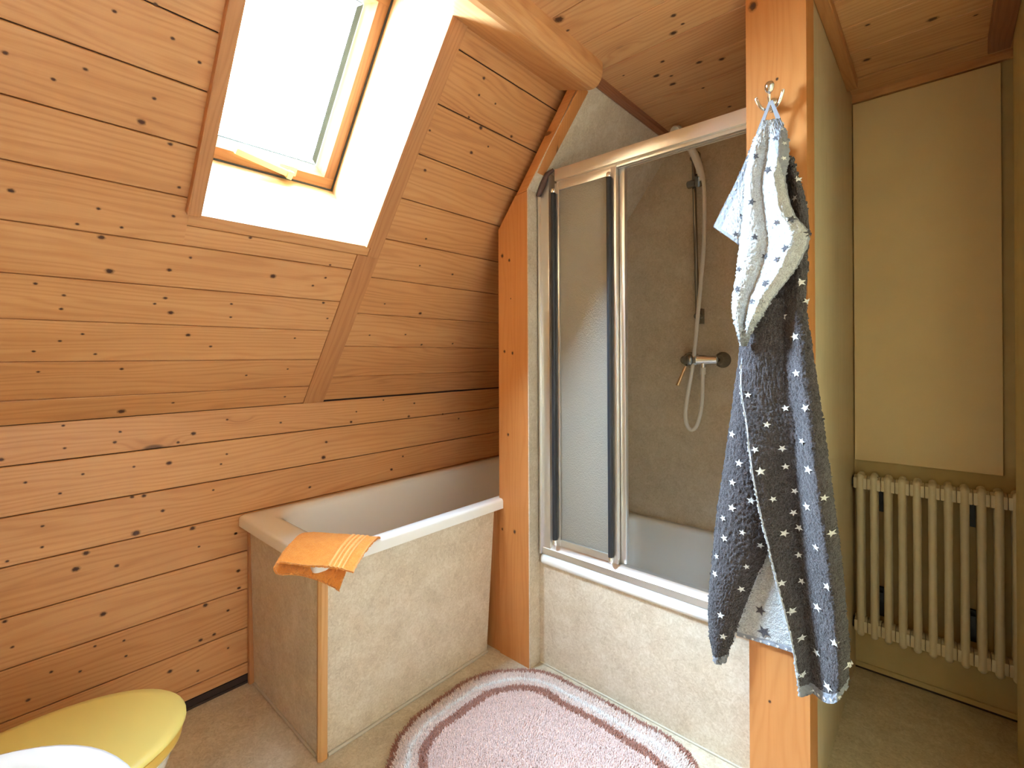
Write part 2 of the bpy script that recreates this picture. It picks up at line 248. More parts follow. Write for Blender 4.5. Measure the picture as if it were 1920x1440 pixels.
# ------------------------------------------------------------------ mesh helpers
class MB:
    def __init__(s): s.v = []; s.f = []; s.mi = []; s.uv = []; s.tone = []
    def face(s, pts, mi=0, uv=None, tone=0.5):
        i = len(s.v); s.v.extend([tuple(p) for p in pts]); s.f.append(tuple(range(i, i+len(pts)))); s.mi.append(mi)
        s.uv.append(uv or [(0, 0)]*len(pts)); s.tone.append(tone)
    def obox(s, Mx, dims, grain=0, mi=0, tone=None):
        """box spanning dims=((a0,a1),(b0,b1),(c0,c1)) in the frame Mx, wood UV with u along the grain axis"""
        tone = random.random() if tone is None else tone
        off = (random.uniform(0, 40), random.uniform(0, 40))
        (a0, a1), (b0, b1), (c0, c1) = dims
        P = [Vector((x, y, z)) for x in (a0, a1) for y in (b0, b1) for z in (c0, c1)]
        quads = [(0, 1, 3, 2, 0), (4, 6, 7, 5, 0), (0, 4, 5, 1, 1), (2, 3, 7, 6, 1), (0, 2, 6, 4, 2), (1, 5, 7, 3, 2)]
        for a, b, c, d, ax in quads:
            pts = [P[k] for k in (a, b, c, d)]
            oth = [k for k in range(3) if k != grain]
            uv = []
            for p in pts:
                if ax == grain: uv.append((off[0]+p[oth[0]]*0.2, off[1]+p[oth[1]]))
                else:
                    w = [k for k in range(3) if k not in (ax, grain)][0]
                    uv.append((off[0]+p[grain], off[1]+p[w]+ax*1.7))
            s.face([Mx @ p for p in pts], mi, uv, tone)
    def box(s, x0, x1, y0, y1, z0, z1, grain=0, mi=0, tone=None):
        s.obox(Matrix.Identity(4), ((x0, x1), (y0, y1), (z0, z1)), grain, mi, tone)
    def prism(s, Mx, poly, h0, h1, grain=0, mi=0, tone=None):
        """poly in the frame's (a,b) plane, extruded along c; grain 0/1/2 in that frame"""
        tone = random.random() if tone is None else tone
        off = (random.uniform(0, 40), random.uniform(0, 40))
        def uvof(p, k): 
            o = [q for q in range(3) if q != grain]
            return (off[0]+p[grain], off[1]+p[o[0]]+p[o[1]])
        n = len(poly)
        for h in (h0, h1):
            pts = [Vector((a, b, h)) for a, b in poly]
            s.face([Mx @ p for p in pts], mi, [uvof(p, 0) for p in pts], tone)
        for i in range(n):
            a, b = poly[i], poly[(i+1) % n]
            pts = [Vector((a[0], a[1], h0)), Vector((b[0], b[1], h0)), Vector((b[0], b[1], h1)), Vector((a[0], a[1], h1))]
            s.face([Mx @ p for p in pts], mi, [uvof(p, 0) for p in pts], tone)
    def rings(s, rings, mi=0, closed=True, cap0=False, cap1=False):
        n = len(rings[0]); i0 = len(s.v)
        for r in rings: s.v.extend([tuple(p) for p in r])
        def add(idx): s.f.append(idx); s.mi.append(mi); s.uv.append([(0, 0)]*len(idx)); s.tone.append(0.5)
        for j in range(len(rings)-1):
            for k in range(n if closed else n-1):
                k2 = (k+1) % n
                add((i0+j*n+k, i0+j*n+k2, i0+(j+1)*n+k2, i0+(j+1)*n+k))
        if cap0: add(tuple(i0+k for k in range(n)))
        if cap1: add(tuple(i0+(len(rings)-1)*n+k for k in range(n)))
    def tube(s, pts, r, seg=12, mi=0, cap=True):
        pts = [Vector(p) for p in pts]; R = r if isinstance(r, (list, tuple)) else [r]*len(pts)
        rings = []; prev = None
        for i, p in enumerate(pts):
            d = (pts[min(i+1, len(pts)-1)]-pts[max(i-1, 0)]).normalized()
            if prev is None:
                a = Vector((0, 0, 1)) if abs(d.z) < 0.9 else Vector((1, 0, 0)); x = d.cross(a).normalized()
            else: x = (prev - d*prev.dot(d)).normalized()
            prev = x; y = d.cross(x)
            rings.append([p+(x*math.cos(2*PI*k/seg)+y*math.sin(2*PI*k/seg))*R[i] for k in range(seg)])
        s.rings(rings, mi, True, cap, cap)
    def lathe(s, org, axis, prof, seg=32, mi=0, sx=1.0):
        """prof = [(distance along axis, radius)]"""
        d = Vector(axis).normalized(); a = Vector((0, 0, 1)) if abs(d.z) < 0.9 else Vector((1, 0, 0))
        x = d.cross(a).normalized(); y = d.cross(x); o = Vector(org)
        s.rings([[o+d*t+(x*math.cos(2*PI*k/seg)*sx+y*math.sin(2*PI*k/seg))*max(r, 1e-5) for k in range(seg)] for t, r in prof], mi, True, True, True)
    def disc(s, c, U, V, N, r, mi, seg=14, stretch=1.3):
        c = Vector(c)+Vector(N)*0.0006; U = Vector(U); V = Vector(V)
        ph = random.uniform(0, 6)
        for k in range(seg):
            a0, a1 = 2*PI*k/seg, 2*PI*(k+1)/seg
            p = [c] + [c+U*(math.cos(a)*r*stretch)+V*(math.sin(a)*r) for a in (a0, a1)]
            s.face(p, mi, [(0, 0), (math.cos(a0), math.sin(a0)), (math.cos(a1), math.sin(a1))])
    def build(s, name, mats, parent=None, smooth=None, bevel=0.0, merge=True, recalc=True, loc=None):
        me = bpy.data.meshes.new(name)
        if loc is not None:
            L = Vector(loc); vv = [tuple(Vector(p)-L) for p in s.v]
        else: vv = s.v
        me.from_pydata(vv, [], s.f)
        for m in (mats if isinstance(mats, (list, tuple)) else [mats]): me.materials.append(M[m] if isinstance(m, str) else m)
        me.polygons.foreach_set('material_index', s.mi)
        uvl = me.uv_layers.new(name='UVMap')
        uvl.data.foreach_set('uv', [c for f in s.uv for p in f for c in p])
        at = me.attributes.new('tone', 'FLOAT', 'FACE'); at.data.foreach_set('value', s.tone)
        bm = bmesh.new(); bm.from_mesh(me)
        if merge: bmesh.ops.remove_doubles(bm, verts=bm.verts, dist=1e-6)
        if recalc: bmesh.ops.recalc_face_normals(bm, faces=bm.faces)
        if bevel:
            ed = [e for e in bm.edges if len(e.link_faces) == 2 and e.calc_face_angle(0) > 0.5]
            bmesh.ops.bevel(bm, geom=ed, offset=bevel, segments=2, profile=0.6, affect='EDGES', clamp_overlap=True)
        bm.to_mesh(me); bm.free()
        if smooth is not None:
            me.shade_smooth(); me.set_sharp_from_angle(angle=math.radians(smooth))
        o = bpy.data.objects.new(name, me); COL.objects.link(o)
        if loc is not None: o.location = loc
        if parent is not None: attach(o, parent)
        return o

def world_loc(o):
    v = Vector(o.location)
    while o.parent: o = o.parent; v += Vector(o.location)
    return v
def attach(o, parent):
    o.parent = parent; o.location = Vector(o.location) - world_loc(parent)
def empty(name, loc, label=None, cat=None, group=None):
    o = bpy.data.objects.new(name, None); COL.objects.link(o); o.location = loc; o.empty_display_size = 0.05
    return tag(o, label, cat, group)
def tag(o, label=None, cat=None, group=None, kind=None):
    if label: o['label'] = label
    if cat: o['category'] = cat
    if group: o['group'] = group
    if kind: o['kind'] = kind
    return o
def struct(o, label=None): o['kind'] = 'structure'; return tag(o, label)

ROOF = Matrix(((CT, 0, -ST, 0), (0, 1, 0, 0), (ST, 0, CT, ZK), (0, 0, 0, 1)))   # (s, y, off) -> world; off > 0 is outward
def roof(s, y, off=0.0): return ROOF @ Vector((s, y, off))
# ------------------------------------------------------------------ boards
def boards(mb, O, U, V, N, pieces, mi=0, gap=0.0034, ch=0.0016, t=0.012):
    """each piece (u0,u1,v0,v1,tone): one board with chamfered long edges"""
    O, U, V, N = map(Vector, (O, U, V, N))
    for u0, u1, v0, v1, tone in pieces:
        pr = [(v0+gap/2, -t), (v0+gap/2, -ch), (v0+gap/2+ch, 0), (v1-gap/2-ch, 0), (v1-gap/2, -ch), (v1-gap/2, -t)]
        off = (random.uniform(0, 50), random.uniform(0, 50))
        P = lambda u, q: O+U*u+V*q[0]+N*q[1]
        for a, b in zip(pr[:-1], pr[1:]):
            mb.face([P(u0, a), P(u1, a), P(u1, b), P(u0, b)], mi,
                    [(off[0]+u0, off[1]+a[0]), (off[0]+u1, off[1]+a[0]), (off[0]+u1, off[1]+b[0]), (off[0]+u0, off[1]+b[0])], tone)
        for u in (u0, u1):
            mb.face([P(u, q) for q in pr], mi, [(off[0]+q[1], off[1]+q[0]) for q in pr], tone)
tone = lambda: random.uniform(0.25, 0.75)
Y0 = -0.46
WH0, WH1, WHs0, WHs1 = 0.424, 0.957, 0.742, 1.52          # skylight opening in the roof

# left knee wall
mb = MB()
zs = [0.034, 0.079, 0.212, 0.361, 0.508, 0.653, 0.796, 0.941, 1.0585]
boards(mb, (0, 0, 0), (0, 1, 0), (0, 0, 1), (1, 0, 0), [(Y0, YB, a, b, tone()) for a, b in zip(zs[:-1], zs[1:])], 0)
mb.box(-0.14, -0.012, Y0, YB, 0.0, 1.06, 1, 1)
for y, z, r in KN_WALL: mb.disc((0, y, z), (0, 1, 0), (0, 0, 1), (1, 0, 0), r*1.45, 2)
struct(mb.build('wall_left', ['pine', 'gap', 'knot'], merge=False, recalc=False))
mb = MB(); mb.box(-0.011, -0.004, Y0, 0.72, 0.0, 0.03, 1, 0); mb.box(-0.011, 0.002, Y0, 0.72, 0.0, 0.008, 1, 0)
struct(mb.build('baseboard_left', ['gap']))

# sloping roof lining with the skylight opening
mb = MB()
U, V, N = Vector((0, 1, 0)), Vector((CT, 0, ST)), Vector((ST, 0, -CT)); O = Vector((0, 0, ZK))
sl = [0.0, 0.093, 0.23, 0.369, 0.503, 0.642, 0.785, 0.923, 1.064, 1.20, 1.337, 1.475, 1.62]
pc = []
for a, b in zip(sl[:-1], sl[1:]):
    tn = tone()
    if b <= WHs0: pc.append((Y0, 0.935, a, b, tn))
    elif a < WHs0: pc += [(Y0, 0.405, a, b, tn), (0.405, 0.935, a, WHs0-0.036, tn)]
    else: pc.append((Y0, 0.405, a, b, tn))
boards(mb, O, U, V, N, pc, 0)
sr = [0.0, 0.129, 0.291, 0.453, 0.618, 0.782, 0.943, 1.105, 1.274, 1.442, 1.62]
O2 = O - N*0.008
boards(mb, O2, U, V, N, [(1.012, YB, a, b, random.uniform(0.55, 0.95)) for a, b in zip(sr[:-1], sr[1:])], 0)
# roof build-up behind the boards, with the opening left free
for dims in (((-0.15, 1.80), (Y0-0.1, WH0-0.02), (0.012, 0.36)), ((-0.15, 1.80), (WH1+0.02, YB+0.1), (0.021, 0.36)),
             ((-0.15, WHs0-0.02), (WH0-0.02, WH1+0.02), (0.012, 0.36)), ((WHs1+0.02, 1.80), (WH0-0.02, WH1+0.02), (0.012, 0.36))):
    mb.obox(ROOF, dims, 1, 1)
for y, s, r in KN_ROOF:
    mb.disc(roof(s, y, 0.008 if y > 1.02 else 0.0), U, V, N, r*1.45, 2)
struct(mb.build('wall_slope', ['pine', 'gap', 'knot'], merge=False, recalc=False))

# flat timber ceiling: boards run across the room
mb = MB()
ys = [-0.46] + [1.206-0.167*k for k in range(9, 0, -1)] + [1.206, 1.373, 1.545, 1.715, 1.875, 2.045, 2.245, 2.40]
boards(mb, (0, 0, ZC), (1, 0, 0), (0, 1, 0), (0, 0, -1), [(0.93, XR+0.25, a+(0.004 if a > 2.2 else 0), b-(0.004 if 2.2 < b < 2.3 else 0), tone()) for a, b in zip(ys[:-1], ys[1:])], 0)
mb.box(0.945, XR+0.45, Y0-0.1, YB+0.1, ZC+0.012, ZC+0.15, 0, 1)
for x, y, r in KN_CEIL: mb.disc((1.977+(x-1.977)*0.9495, y*0.9495, ZC), (1, 0, 0), (0, 1, 0), (0, 0, -1), r*1.4, 2)
struct(mb.build('ceiling', ['pine_ceiling', 'gap', 'knot'], merge=False, recalc=False))

# floor, walls
mb = MB(); mb.box(-0.14, XR+0.12, Y0-0.1, YB+0.1, -0.08, 0.0); mb.box(XR+0.12, XR+0.45, 1.401, YB+0.1, -0.08, 0.0); struct(mb.build('floor', ['floor']))
mb = MB(); mb.box(0.0, XR+0.45, YB, YB+0.1, 0.0, ZC+0.012); struct(mb.build('wall_back', ['wall_paint']))
mb = MB(); mb.box(-0.14, XR+0.14, Y0-0.1, Y0, 0.0, ZC+0.012); struct(mb.build('wall_front', ['hatch']))
DY0, DY1, DZ = -0.40, 1.00, 2.05                                     # made-up opening in the right wall, added to let the fill light in
mb = MB(); mb.box(XR, XR+0.12, DY1, 2.20, 0.0, ZC); mb.box(XR, XR+0.12, Y0, DY0, 0.0, ZC); mb.box(XR, XR+0.12, DY0, DY1, DZ, ZC)
struct(mb.build('wall_right', ['wall_paint']))
mb = MB(); mb.box(XR+0.25, XR+0.45, 1.32, YB, 0.0, ZC); struct(mb.build('wall_niche', ['wall_paint']))
mb = MB()
hx0, hx1, hy0, hy1 = XR+0.12, XR+1.0, -0.60, 1.30  # unseen box beyond the opening, added to house the fill lamp
mb.box(hx0, hx1, hy0-0.1, hy0, 0, 2.5); mb.box(hx0, hx1, hy1, hy1+0.1, 0, 2.5); mb.box(hx1, hx1+0.1, hy0-0.1, hy1+0.1, 0, 2.5); mb.box(hx0, hx1+0.1, hy0-0.1, hy1+0.1, 2.4, 2.5)
struct(mb.build('wall_fill_box', ['fill_box_paint']))
mb = MB(); mb.box(hx0, hx1+0.1, hy0-0.1, hy1+0.1, -0.08, 0.0); struct(mb.build('floor_fill_box', ['floor']))
# purlin at the junction of slope and ceiling
mb = MB()
MXZ = Matrix(((1, 0, 0, 0), (0, 0, 1, 0), (0, 1, 0, 0), (0, 0, 0, 1)))        # (x, z, y) frame
prof = [(0.900, 2.262), (0.915, 2.255), (1.040, 2.208), (1.060, 2.205), (1.078, 2.211), (1.091, 2.227), (1.097, 2.250), (1.097, ZC+0.005), (0.975, ZC+0.005)]
mb.prism(MXZ, prof, Y0, 1.505, 2, 0, 0.35)
struct(mb.build('trim_1', ['pine'], smooth=11), 'pine purlin beam with rounded edge along top of the sloping roof')

# posts and partitions
mb = MB()
zl2 = lambda x: 1.786+(x-0.598)*1.3175
mb.prism(MXZ, [(0.593, 0), (0.752, 0), (0.752, 1.912), (0.69, 1.905), (0.596, zl2(0.596))], YF, 1.60, 1, 0, 0.5)
for x, z, r in KN_POSTL: mb.disc((x, YF, z), (0, 0, 1), (1, 0, 0), (0, -1, 0), r, 1)
struct(mb.build('trim_2', ['post', 'knot'], merge=False), 'orange varnished wooden post between bathtub and shower')
mb = MB()
mb.prism(MXZ, [(0.69, 1.906), (0.753, 1.914), (1.008, 2.238), (0.957, zl2(0.957))], YF, 1.56, 0, 0, 0.6)
struct(mb.build('trim_3', ['post'], bevel=0.006, smooth=40), 'slanting wooden trim strip above the left post')
mb = MB()
mb.box(0.50, 0.5915, 1.509, 1.522, 0.0, 0.608, 2, 0, 0.8)
struct(mb.build('trim_4', ['post']))
mb = MB()
mb.prism(MXZ, [(0.752, 0.0), (0.757, 0.0), (0.757, 1.917), (1.036, ZC), (1.031, ZC), (0.752, 1.919)], YF, 2.29, 0, 0)
mb.prism(MXZ, [(0.622, 0.0), (0.752, 0.0), (0.752, 1.919), (1.02, 2.272), (0.95, 2.272), (0.622, 1.835)], 1.60, YB, 0, 0)
struct(mb.build('wall_partition', ['lam']))
mb = MB()
mb.box(0.757, 1.573, 2.29, 2.30, 0.0, ZC); struct(mb.build('wall_shower', ['lam_shower']))
mb = MB()
mb.box(1.565, 1.573, 1.602, 2.29, 0.0, ZC); mb.box(1.573, 1.700, 1.602, YB, 0.0, ZC)
struct(mb.build('wall_shower_right', ['lam_shower']))
mb = MB(); mb.box(1.700, 1.713, 1.602, YB, 0.0, ZC); struct(mb.build('wall_side', ['lam_side']))
mb = MB(); mb.box(1.565, 1.713, 1.500, 1.602, 0.0, ZC, 2, 0, 0.5)
for x, z, r in KN_POSTR: mb.disc((x, 1.5, z), (0, 0, 1), (1, 0, 0), (0, -1, 0), r, 1)
struct(mb.build('trim_5', ['post', 'knot'], merge=False), 'orange varnished wooden post with the star towel hanging on it')
# small trims along the ceiling
mb = MB()
mb.prism(MXZ, [(1.017, 2.262), (1.028, 2.255), (1.044, 2.266), (1.047, ZC), (1.034, ZC)], 1.505, 2.29, 2, 0, 0.8)
struct(mb.build('trim_6', ['dark_trim']))
mb = MB(); mb.box(1.713, 1.746, 1.500, 2.247, 2.247, ZC, 1, 0, 0.6); struct(mb.build('trim_7', ['trim'], bevel=0.003))
mb = MB(); mb.box(1.713, XR+0.24, 2.383, 2.3995, 2.256, ZC-0.0005, 0, 0, 0.6); struct(mb.build('trim_14', ['pine_ceiling']))
mb = MB(); mb.box(2.090, XR, 1.2, 2.262, 2.235, ZC, 1, 0, 0.8); struct(mb.build('trim_8', ['dark_trim'], bevel=0.003))
mb = MB(); mb.box(1.713, XR+0.24, 2.388, YB, 0.008, 0.026); struct(mb.build('baseboard_back', ['wall_paint'], bevel=0.003))
mb = MB(); mb.box(1.713, XR+0.24, 2.392, YB, 0.0, 0.009); struct(mb.build('base_shadow', ['gap']))  # dark strip drawing the shadow beneath the baseboard

# rafter cover board, opening trims (lie on the roof lining)
mb = MB()
mb.obox(ROOF, ((0.002, 0.706), (0.936, 1.024), (-0.004, 0.02)), 0, 0, 0.75)
mb.obox(ROOF, ((0.706, 1.545), (0.976, 1.022), (-0.005, 0.02)), 0, 0, 0.6)
struct(mb.build('trim_10', ['trim'], bevel=0.0015), 'flat rafter cover board running up the slope right of the skylight')
mb = MB(); mb.obox(ROOF, ((0.745, 1.56), (0.394, 0.428), (-0.024, 0.012)), 0, 0, 0.5); struct(mb.build('trim_11', ['trim'], bevel=0.003))
mb = MB(); mb.obox(ROOF, ((0.742, 1.545), (0.955, 0.9735), (-0.012, 0.02)), 0, 0, 0.6); struct(mb.build('trim_12', ['trim'], bevel=0.002))
mb = MB(); mb.obox(ROOF, ((0.707, 0.743), (0.405, 0.976), (-0.001, 0.02)), 1, 0, 0.45); struct(mb.build('trim_13', ['pine'], bevel=0.001))

# ------------------------------------------------------------------ skylight
win = struct(empty('window_1', roof(1.12, 0.69, 0.345)))
D = 0.345; SB = 0.80; ST1 = 1.50
mb = MB()
def lining(mb, a, b, c, d, seam):
    """board lining between room edge a-b and frame edge d-c, split at the fraction seam with a fine joint"""
    a, b, c, d = map(Vector, (a, b, c, d))
    for f0, f1 in ((0.0, seam-0.004), (seam+0.004, 1.0)):
        off = (random.uniform(0, 40), random.uniform(0, 40)); L = (b-a).length; H = (d-a).length
        q = [a.lerp(d, f0), b.lerp(c, f0), b.lerp(c, f1), a.lerp(d, f1)]
        mb.face(q, 0, [(off[0], off[1]+H*f0), (off[0]+L, off[1]+H*f0), (off[0]+L, off[1]+H*f1), (off[0], off[1]+H*f1)], 0.3)
lining(mb, roof(WHs0, WH0), roof(WHs0, WH1), roof(SB, WH1, D), roof(SB, WH0, D), 0.64)
lining(mb, roof(WHs0, WH1), roof(WHs1, WH1), roof(ST1, WH1, D), roof(SB, WH1, D), 0.64)
lining(mb, roof(WHs0, WH0), roof(WHs1, WH0), roof(ST1, WH0, D), roof(SB, WH0, D), 0.64)
lining(mb, roof(WHs1, WH0), roof(WHs1, WH1), roof(ST1, WH1, D), roof(ST1, WH0, D), 0.64)
# dark backs so that no light seeps past the joints
e = 0.004
for a, b, c, d in ((roof(WHs0-e, WH0-e), roof(WHs0-e, WH1+e), roof(SB-e, WH1+e, D), roof(SB-e, WH0-e, D)),
                   (roof(WHs0-e, WH1+e), roof(WHs1+e, WH1+e), roof(ST1+e, WH1+e, D), roof(SB-e, WH1+e, D)),
                   (roof(WHs0-e, WH0-e), roof(WHs1+e, WH0-e), roof(ST1+e, WH0-e, D), roof(SB-e, WH0-e, D)),
                   (roof(WHs1+e, WH0-e), roof(WHs1+e, WH1+e), roof(ST1+e, WH1+e, D), roof(ST1+e, WH0-e, D))):
    mb.face([a, b, c, d], 1)
mb.build('reveal_lining', ['reveal', 'gap'], win, recalc=False, merge=False)
mb = MB()
for dims, g in (((( SB-0.03, SB+0.044), (WH0-0.03, WH1+0.03), (D, D+0.07)), 1), (((ST1-0.044, ST1+0.03), (WH0-0.03, WH1+0.03), (D, D+0.07)), 1),
                (((SB+0.044, ST1-0.044), (WH0-0.03, WH0+0.045), (D+0.0005, D+0.07)), 0), (((SB+0.044, ST1-0.044), (WH1-0.045, WH1+0.03), (D+0.0005, D+0.07)), 0)):
    mb.obox(ROOF, dims, g, 0)
mb.build('sash_frame', ['sash'], win)
mb = MB()
mb.obox(ROOF, ((SB, SB+0.006), (WH0, WH1), (D-0.004, D+0.0004))); mb.obox(ROOF, ((SB, ST1), (WH1-0.006, WH1), (D-0.004, D+0.0004)))
mb.obox(ROOF, ((SB, ST1), (WH0, WH0+0.006), (D-0.004, D+0.0004)))
mb.build('weather_strip', ['gasket'], win)
# sloping glazing bead that catches the daylight
mb = MB()
o = [(SB+0.044, WH0+0.045), (SB+0.044, WH1-0.045), (ST1-0.044, WH1-0.045), (ST1-0.044, WH0+0.045)]
i_ = [(SB+0.070, WH0+0.073), (SB+0.070, WH1-0.075), (ST1-0.070, WH1-0.075), (ST1-0.070, WH0+0.073)]
for k in range(4):
    a, b = o[k], o[(k+1) % 4]; c, d = i_[(k+1) % 4], i_[k]
    mb.face([roof(*a, D+0.002), roof(*b, D+0.002), roof(*c, D+0.034), roof(*d, D+0.034)], 0, [(0, 0), (.5, 0), (.5, .03), (0, .03)], 0.2)
mb.build('glazing_bead', ['reveal'], win, recalc=False)
mb = MB()
g = 0.004
for k in range(4):
    a, b = i_[k], i_[(k+1) % 4]
    cx, cy = (i_[0][0]+i_[2][0])/2, (i_[0][1]+i_[2][1])/2
    ins = lambda p, w: (p[0]+math.copysign(w, cx-p[0]), p[1]+math.copysign(w, cy-p[1]))
    w = 0.018 if k == 1 else 0.004
    mb.face([roof(*a, D+0.033), roof(*b, D+0.033), roof(*ins(b, w), D+0.036), roof(*ins(a, w), D+0.036)], 0)
mb.build('glass_seal', [plain('grey_glass_seal', (0.06, 0.085, 0.095), 0.5)], win, recalc=False)
mb = MB()
mb.obox(ROOF, ((SB+0.06, ST1-0.06), (WH0+0.06, WH1-0.06), (D+0.040, D+0.046)), 0, 0)
mb.build('pane', ['glass'], win)
hd = MB()
hd.obox(ROOF, ((SB+0.022, SB+0.055), (0.735, 0.80), (D-0.018, D+0.006)), 1, 0)
hd.obox(Matrix.Translation(roof(SB+0.028, 0.77, D-0.024)) @ ROOF.to_3x3().to_4x4() @ Matrix.Rotation(math.radians(9), 4, 'Z'), ((-0.011, 0.011), (-0.185, 0.012), (-0.008, 0.010)), 1, 0)
hd.obox(Matrix.Translation(roof(SB+0.028, 0.77, D-0.024)) @ ROOF.to_3x3().to_4x4() @ Matrix.Rotation(math.radians(9), 4, 'Z'), ((-0.016, 0.014), (-0.006, 0.014), (-0.012, 0.030)), 1, 0)
h = hd.build('window_handle', ['handle'], win, bevel=0.003, smooth=40); h['label'] = 'cream pull handle'

# ------------------------------------------------------------------ rounded rectangles for basins
def rrect(x0, x1, y0, y1, r, z, n=10):
    pts = []
    r = min(r, (x1-x0)/2-1e-4, (y1-y0)/2-1e-4)
    for cx, cy, a0 in ((x1-r, y1-r, 0), (x0+r, y1-r, PI/2), (x0+r, y0+r, PI), (x1-r, y0+r, 1.5*PI)):
        for k in range(n+1):
            a = a0+PI/2*k/n; pts.append((cx+r*math.cos(a), cy+r*math.sin(a), z))
    return pts

# ------------------------------------------------------------------ bathtub
tub = empty('bathtub', (0.30, 1.45, 0.0), 'white enamel bathtub boxed in mottled beige panels under the sloping roof', 'bathtub')
ZR = 0.653
X0, X1, YA, YZ = 0.003, 0.616, 0.679, 2.36
mb = MB()
R = []
def ring(d, z, r): R.append(rrect(X0+d, X1-d, YA+d, YZ-d, r, z))
ring(0.004, ZR-0.042, 0.012); ring(0.0, ZR-0.040, 0.015); ring(0.0, ZR-0.010, 0.016); ring(0.003, ZR-0.003, 0.018); ring(0.010, ZR, 0.02)
def inner(dx0, dx1, dy0, dy1, z, r): R.append(rrect(X0+dx0, X1-dx1, YA+dy0, YZ-dy1, r, z))
inner(0.040, 0.040, 0.080, 0.060, ZR+0.001, 0.10)
inner(0.048, 0.046, 0.092, 0.068, ZR-0.001, 0.115)
inner(0.056, 0.053, 0.104, 0.076, ZR-0.008, 0.12)
inner(0.062, 0.058, 0.112, 0.082, ZR-0.022, 0.125)
inner(0.070, 0.066, 0.130, 0.10, ZR-0.10, 0.13)
inner(0.090, 0.085, 0.190, 0.16, ZR-0.28, 0.14)
inner(0.110, 0.105, 0.240, 0.20, ZR-0.37, 0.14)
inner(0.150, 0.145, 0.300, 0.26, ZR-0.405, 0.12)
inner(0.24, 0.235, 0.50, 0.50, ZR-0.412, 0.05)
mb.rings(R, 0, True, False, True)
mb.build('tub_shell', ['enamel'], tub, smooth=50)
# side panel leans in towards the floor; end panel
mb = MB()
pa = [(0.548, 0.745, 0.004), (0.548, 1.470, 0.004), (0.588, 1.478, 0.625), (0.588, 0.733, 0.625)]
mb.face(pa); mb.face([(x-0.016, y, z) for x, y, z in pa][::-1])
for k in range(4):
    a, b = pa[k], pa[(k+1) % 4]; mb.face([a, b, (b[0]-0.016, b[1], b[2]), (a[0]-0.016, a[1], a[2])])
mb.build('side_panel', ['lam'], tub)
mb = MB()
pa = [(0.024, 0.729, 0.004), (0.533, 0.725, 0.004), (0.566, 0.712, 0.625), (0.024, 0.716, 0.625)]
mb.face(pa); mb.face([(x, y+0.012, z) for x, y, z in pa][::-1])
for k in range(4):
    a, b = pa[k], pa[(k+1) % 4]; mb.face([a, b, (b[0], b[1]+0.012, b[2]), (a[0], a[1]+0.012, a[2])])
mb.build('end_panel', ['lam'], tub)
mb = MB()
B = lambda x, y, z: Vector((x, y, z))
lo = [B(0.534, 0.722, 0), B(0.552, 0.716, 0), B(0.561, 0.724, 0), B(0.560, 0.745, 0), B(0.540, 0.742, 0)]
hi = [p+B(0.032, -0.012, 0.625) for p in lo]
tn = 0.4
for k in range(5):
    a, b = k, (k+1) % 5
    mb.face([lo[a], lo[b], hi[b], hi[a]], 0, [(0, k*.02), (0, k*.02+.02), (.62, k*.02+.02), (.62, k*.02)], tn)
mb.face(lo, 0); mb.face(hi, 0)
o = mb.build('corner_strip', ['batten'], tub, bevel=0.002); o['label'] = 'pale wooden corner strip'
mb = MB(); mb.box(0.004, 0.022, 0.712, 0.730, 0.0, 0.625, 2, 0, 0.8); o = mb.build('wall_strip', ['trim'], tub, bevel=0.002)
mb = MB(); mb.tube([(0.551, 0.75, 0.004), (0.551, 1.468, 0.004)], 0.006, 8); mb.tube([(0.03, 0.727, 0.004), (0.532, 0.723, 0.004)], 0.005, 8)
mb.build('floor_seal', ['silicone'], tub, smooth=60)

# ------------------------------------------------------------------ shower tray
tray = empty('shower_tray', (1.16, 1.9, 0.0), 'white raised shower tray behind a mottled beige panel', 'shower tray')
ZT = 0.447
mb = MB(); R = []
X0, X1, YA, YZ = 0.760, 1.563, 1.553, 2.288
for d, z, r in ((0.018, ZT-0.040, 0.02), (0.006, ZT-0.036, 0.02), (0.001, ZT-0.028, 0.022), (0.0, ZT-0.020, 0.024), (0.002, ZT-0.010, 0.024), (0.008, ZT-0.003, 0.024), (0.018, ZT, 0.024)):
    R.append(rrect(X0+(0.012 if d == 0.018 and z < ZT-0.03 else d*0.3), X1-d*0.3, YA+d, YZ-d*0.3, r, z))
inner(0.040, 0.040, 0.080, 0.040, ZT, 0.06)
inner(0.048, 0.048, 0.088, 0.048, ZT-0.003, 0.07)
inner(0.054, 0.054, 0.094, 0.054, ZT-0.014, 0.075)
inner(0.070, 0.070, 0.110, 0.075, ZT-0.20, 0.08)
inner(0.085, 0.085, 0.125, 0.095, ZT-0.27, 0.085)
inner(0.125, 0.125, 0.165, 0.135, ZT-0.295, 0.07)
inner(0.30, 0.30, 0.30, 0.30, ZT-0.30, 0.03)
mb.rings(R, 0, True, False, True); mb.build('tray_shell', ['enamel'], tray, smooth=50)
mb = MB(); mb.box(0.758, 1.565, 1.566, 1.578, 0.0, ZT-0.037); mb.build('front_panel', ['lam'], tray)
mb = MB(); mb.tube([(0.76, 1.566, 0.003), (1.563, 1.566, 0.003)], 0.004, 8); mb.build('floor_seal', ['silicone'], tray, smooth=60)

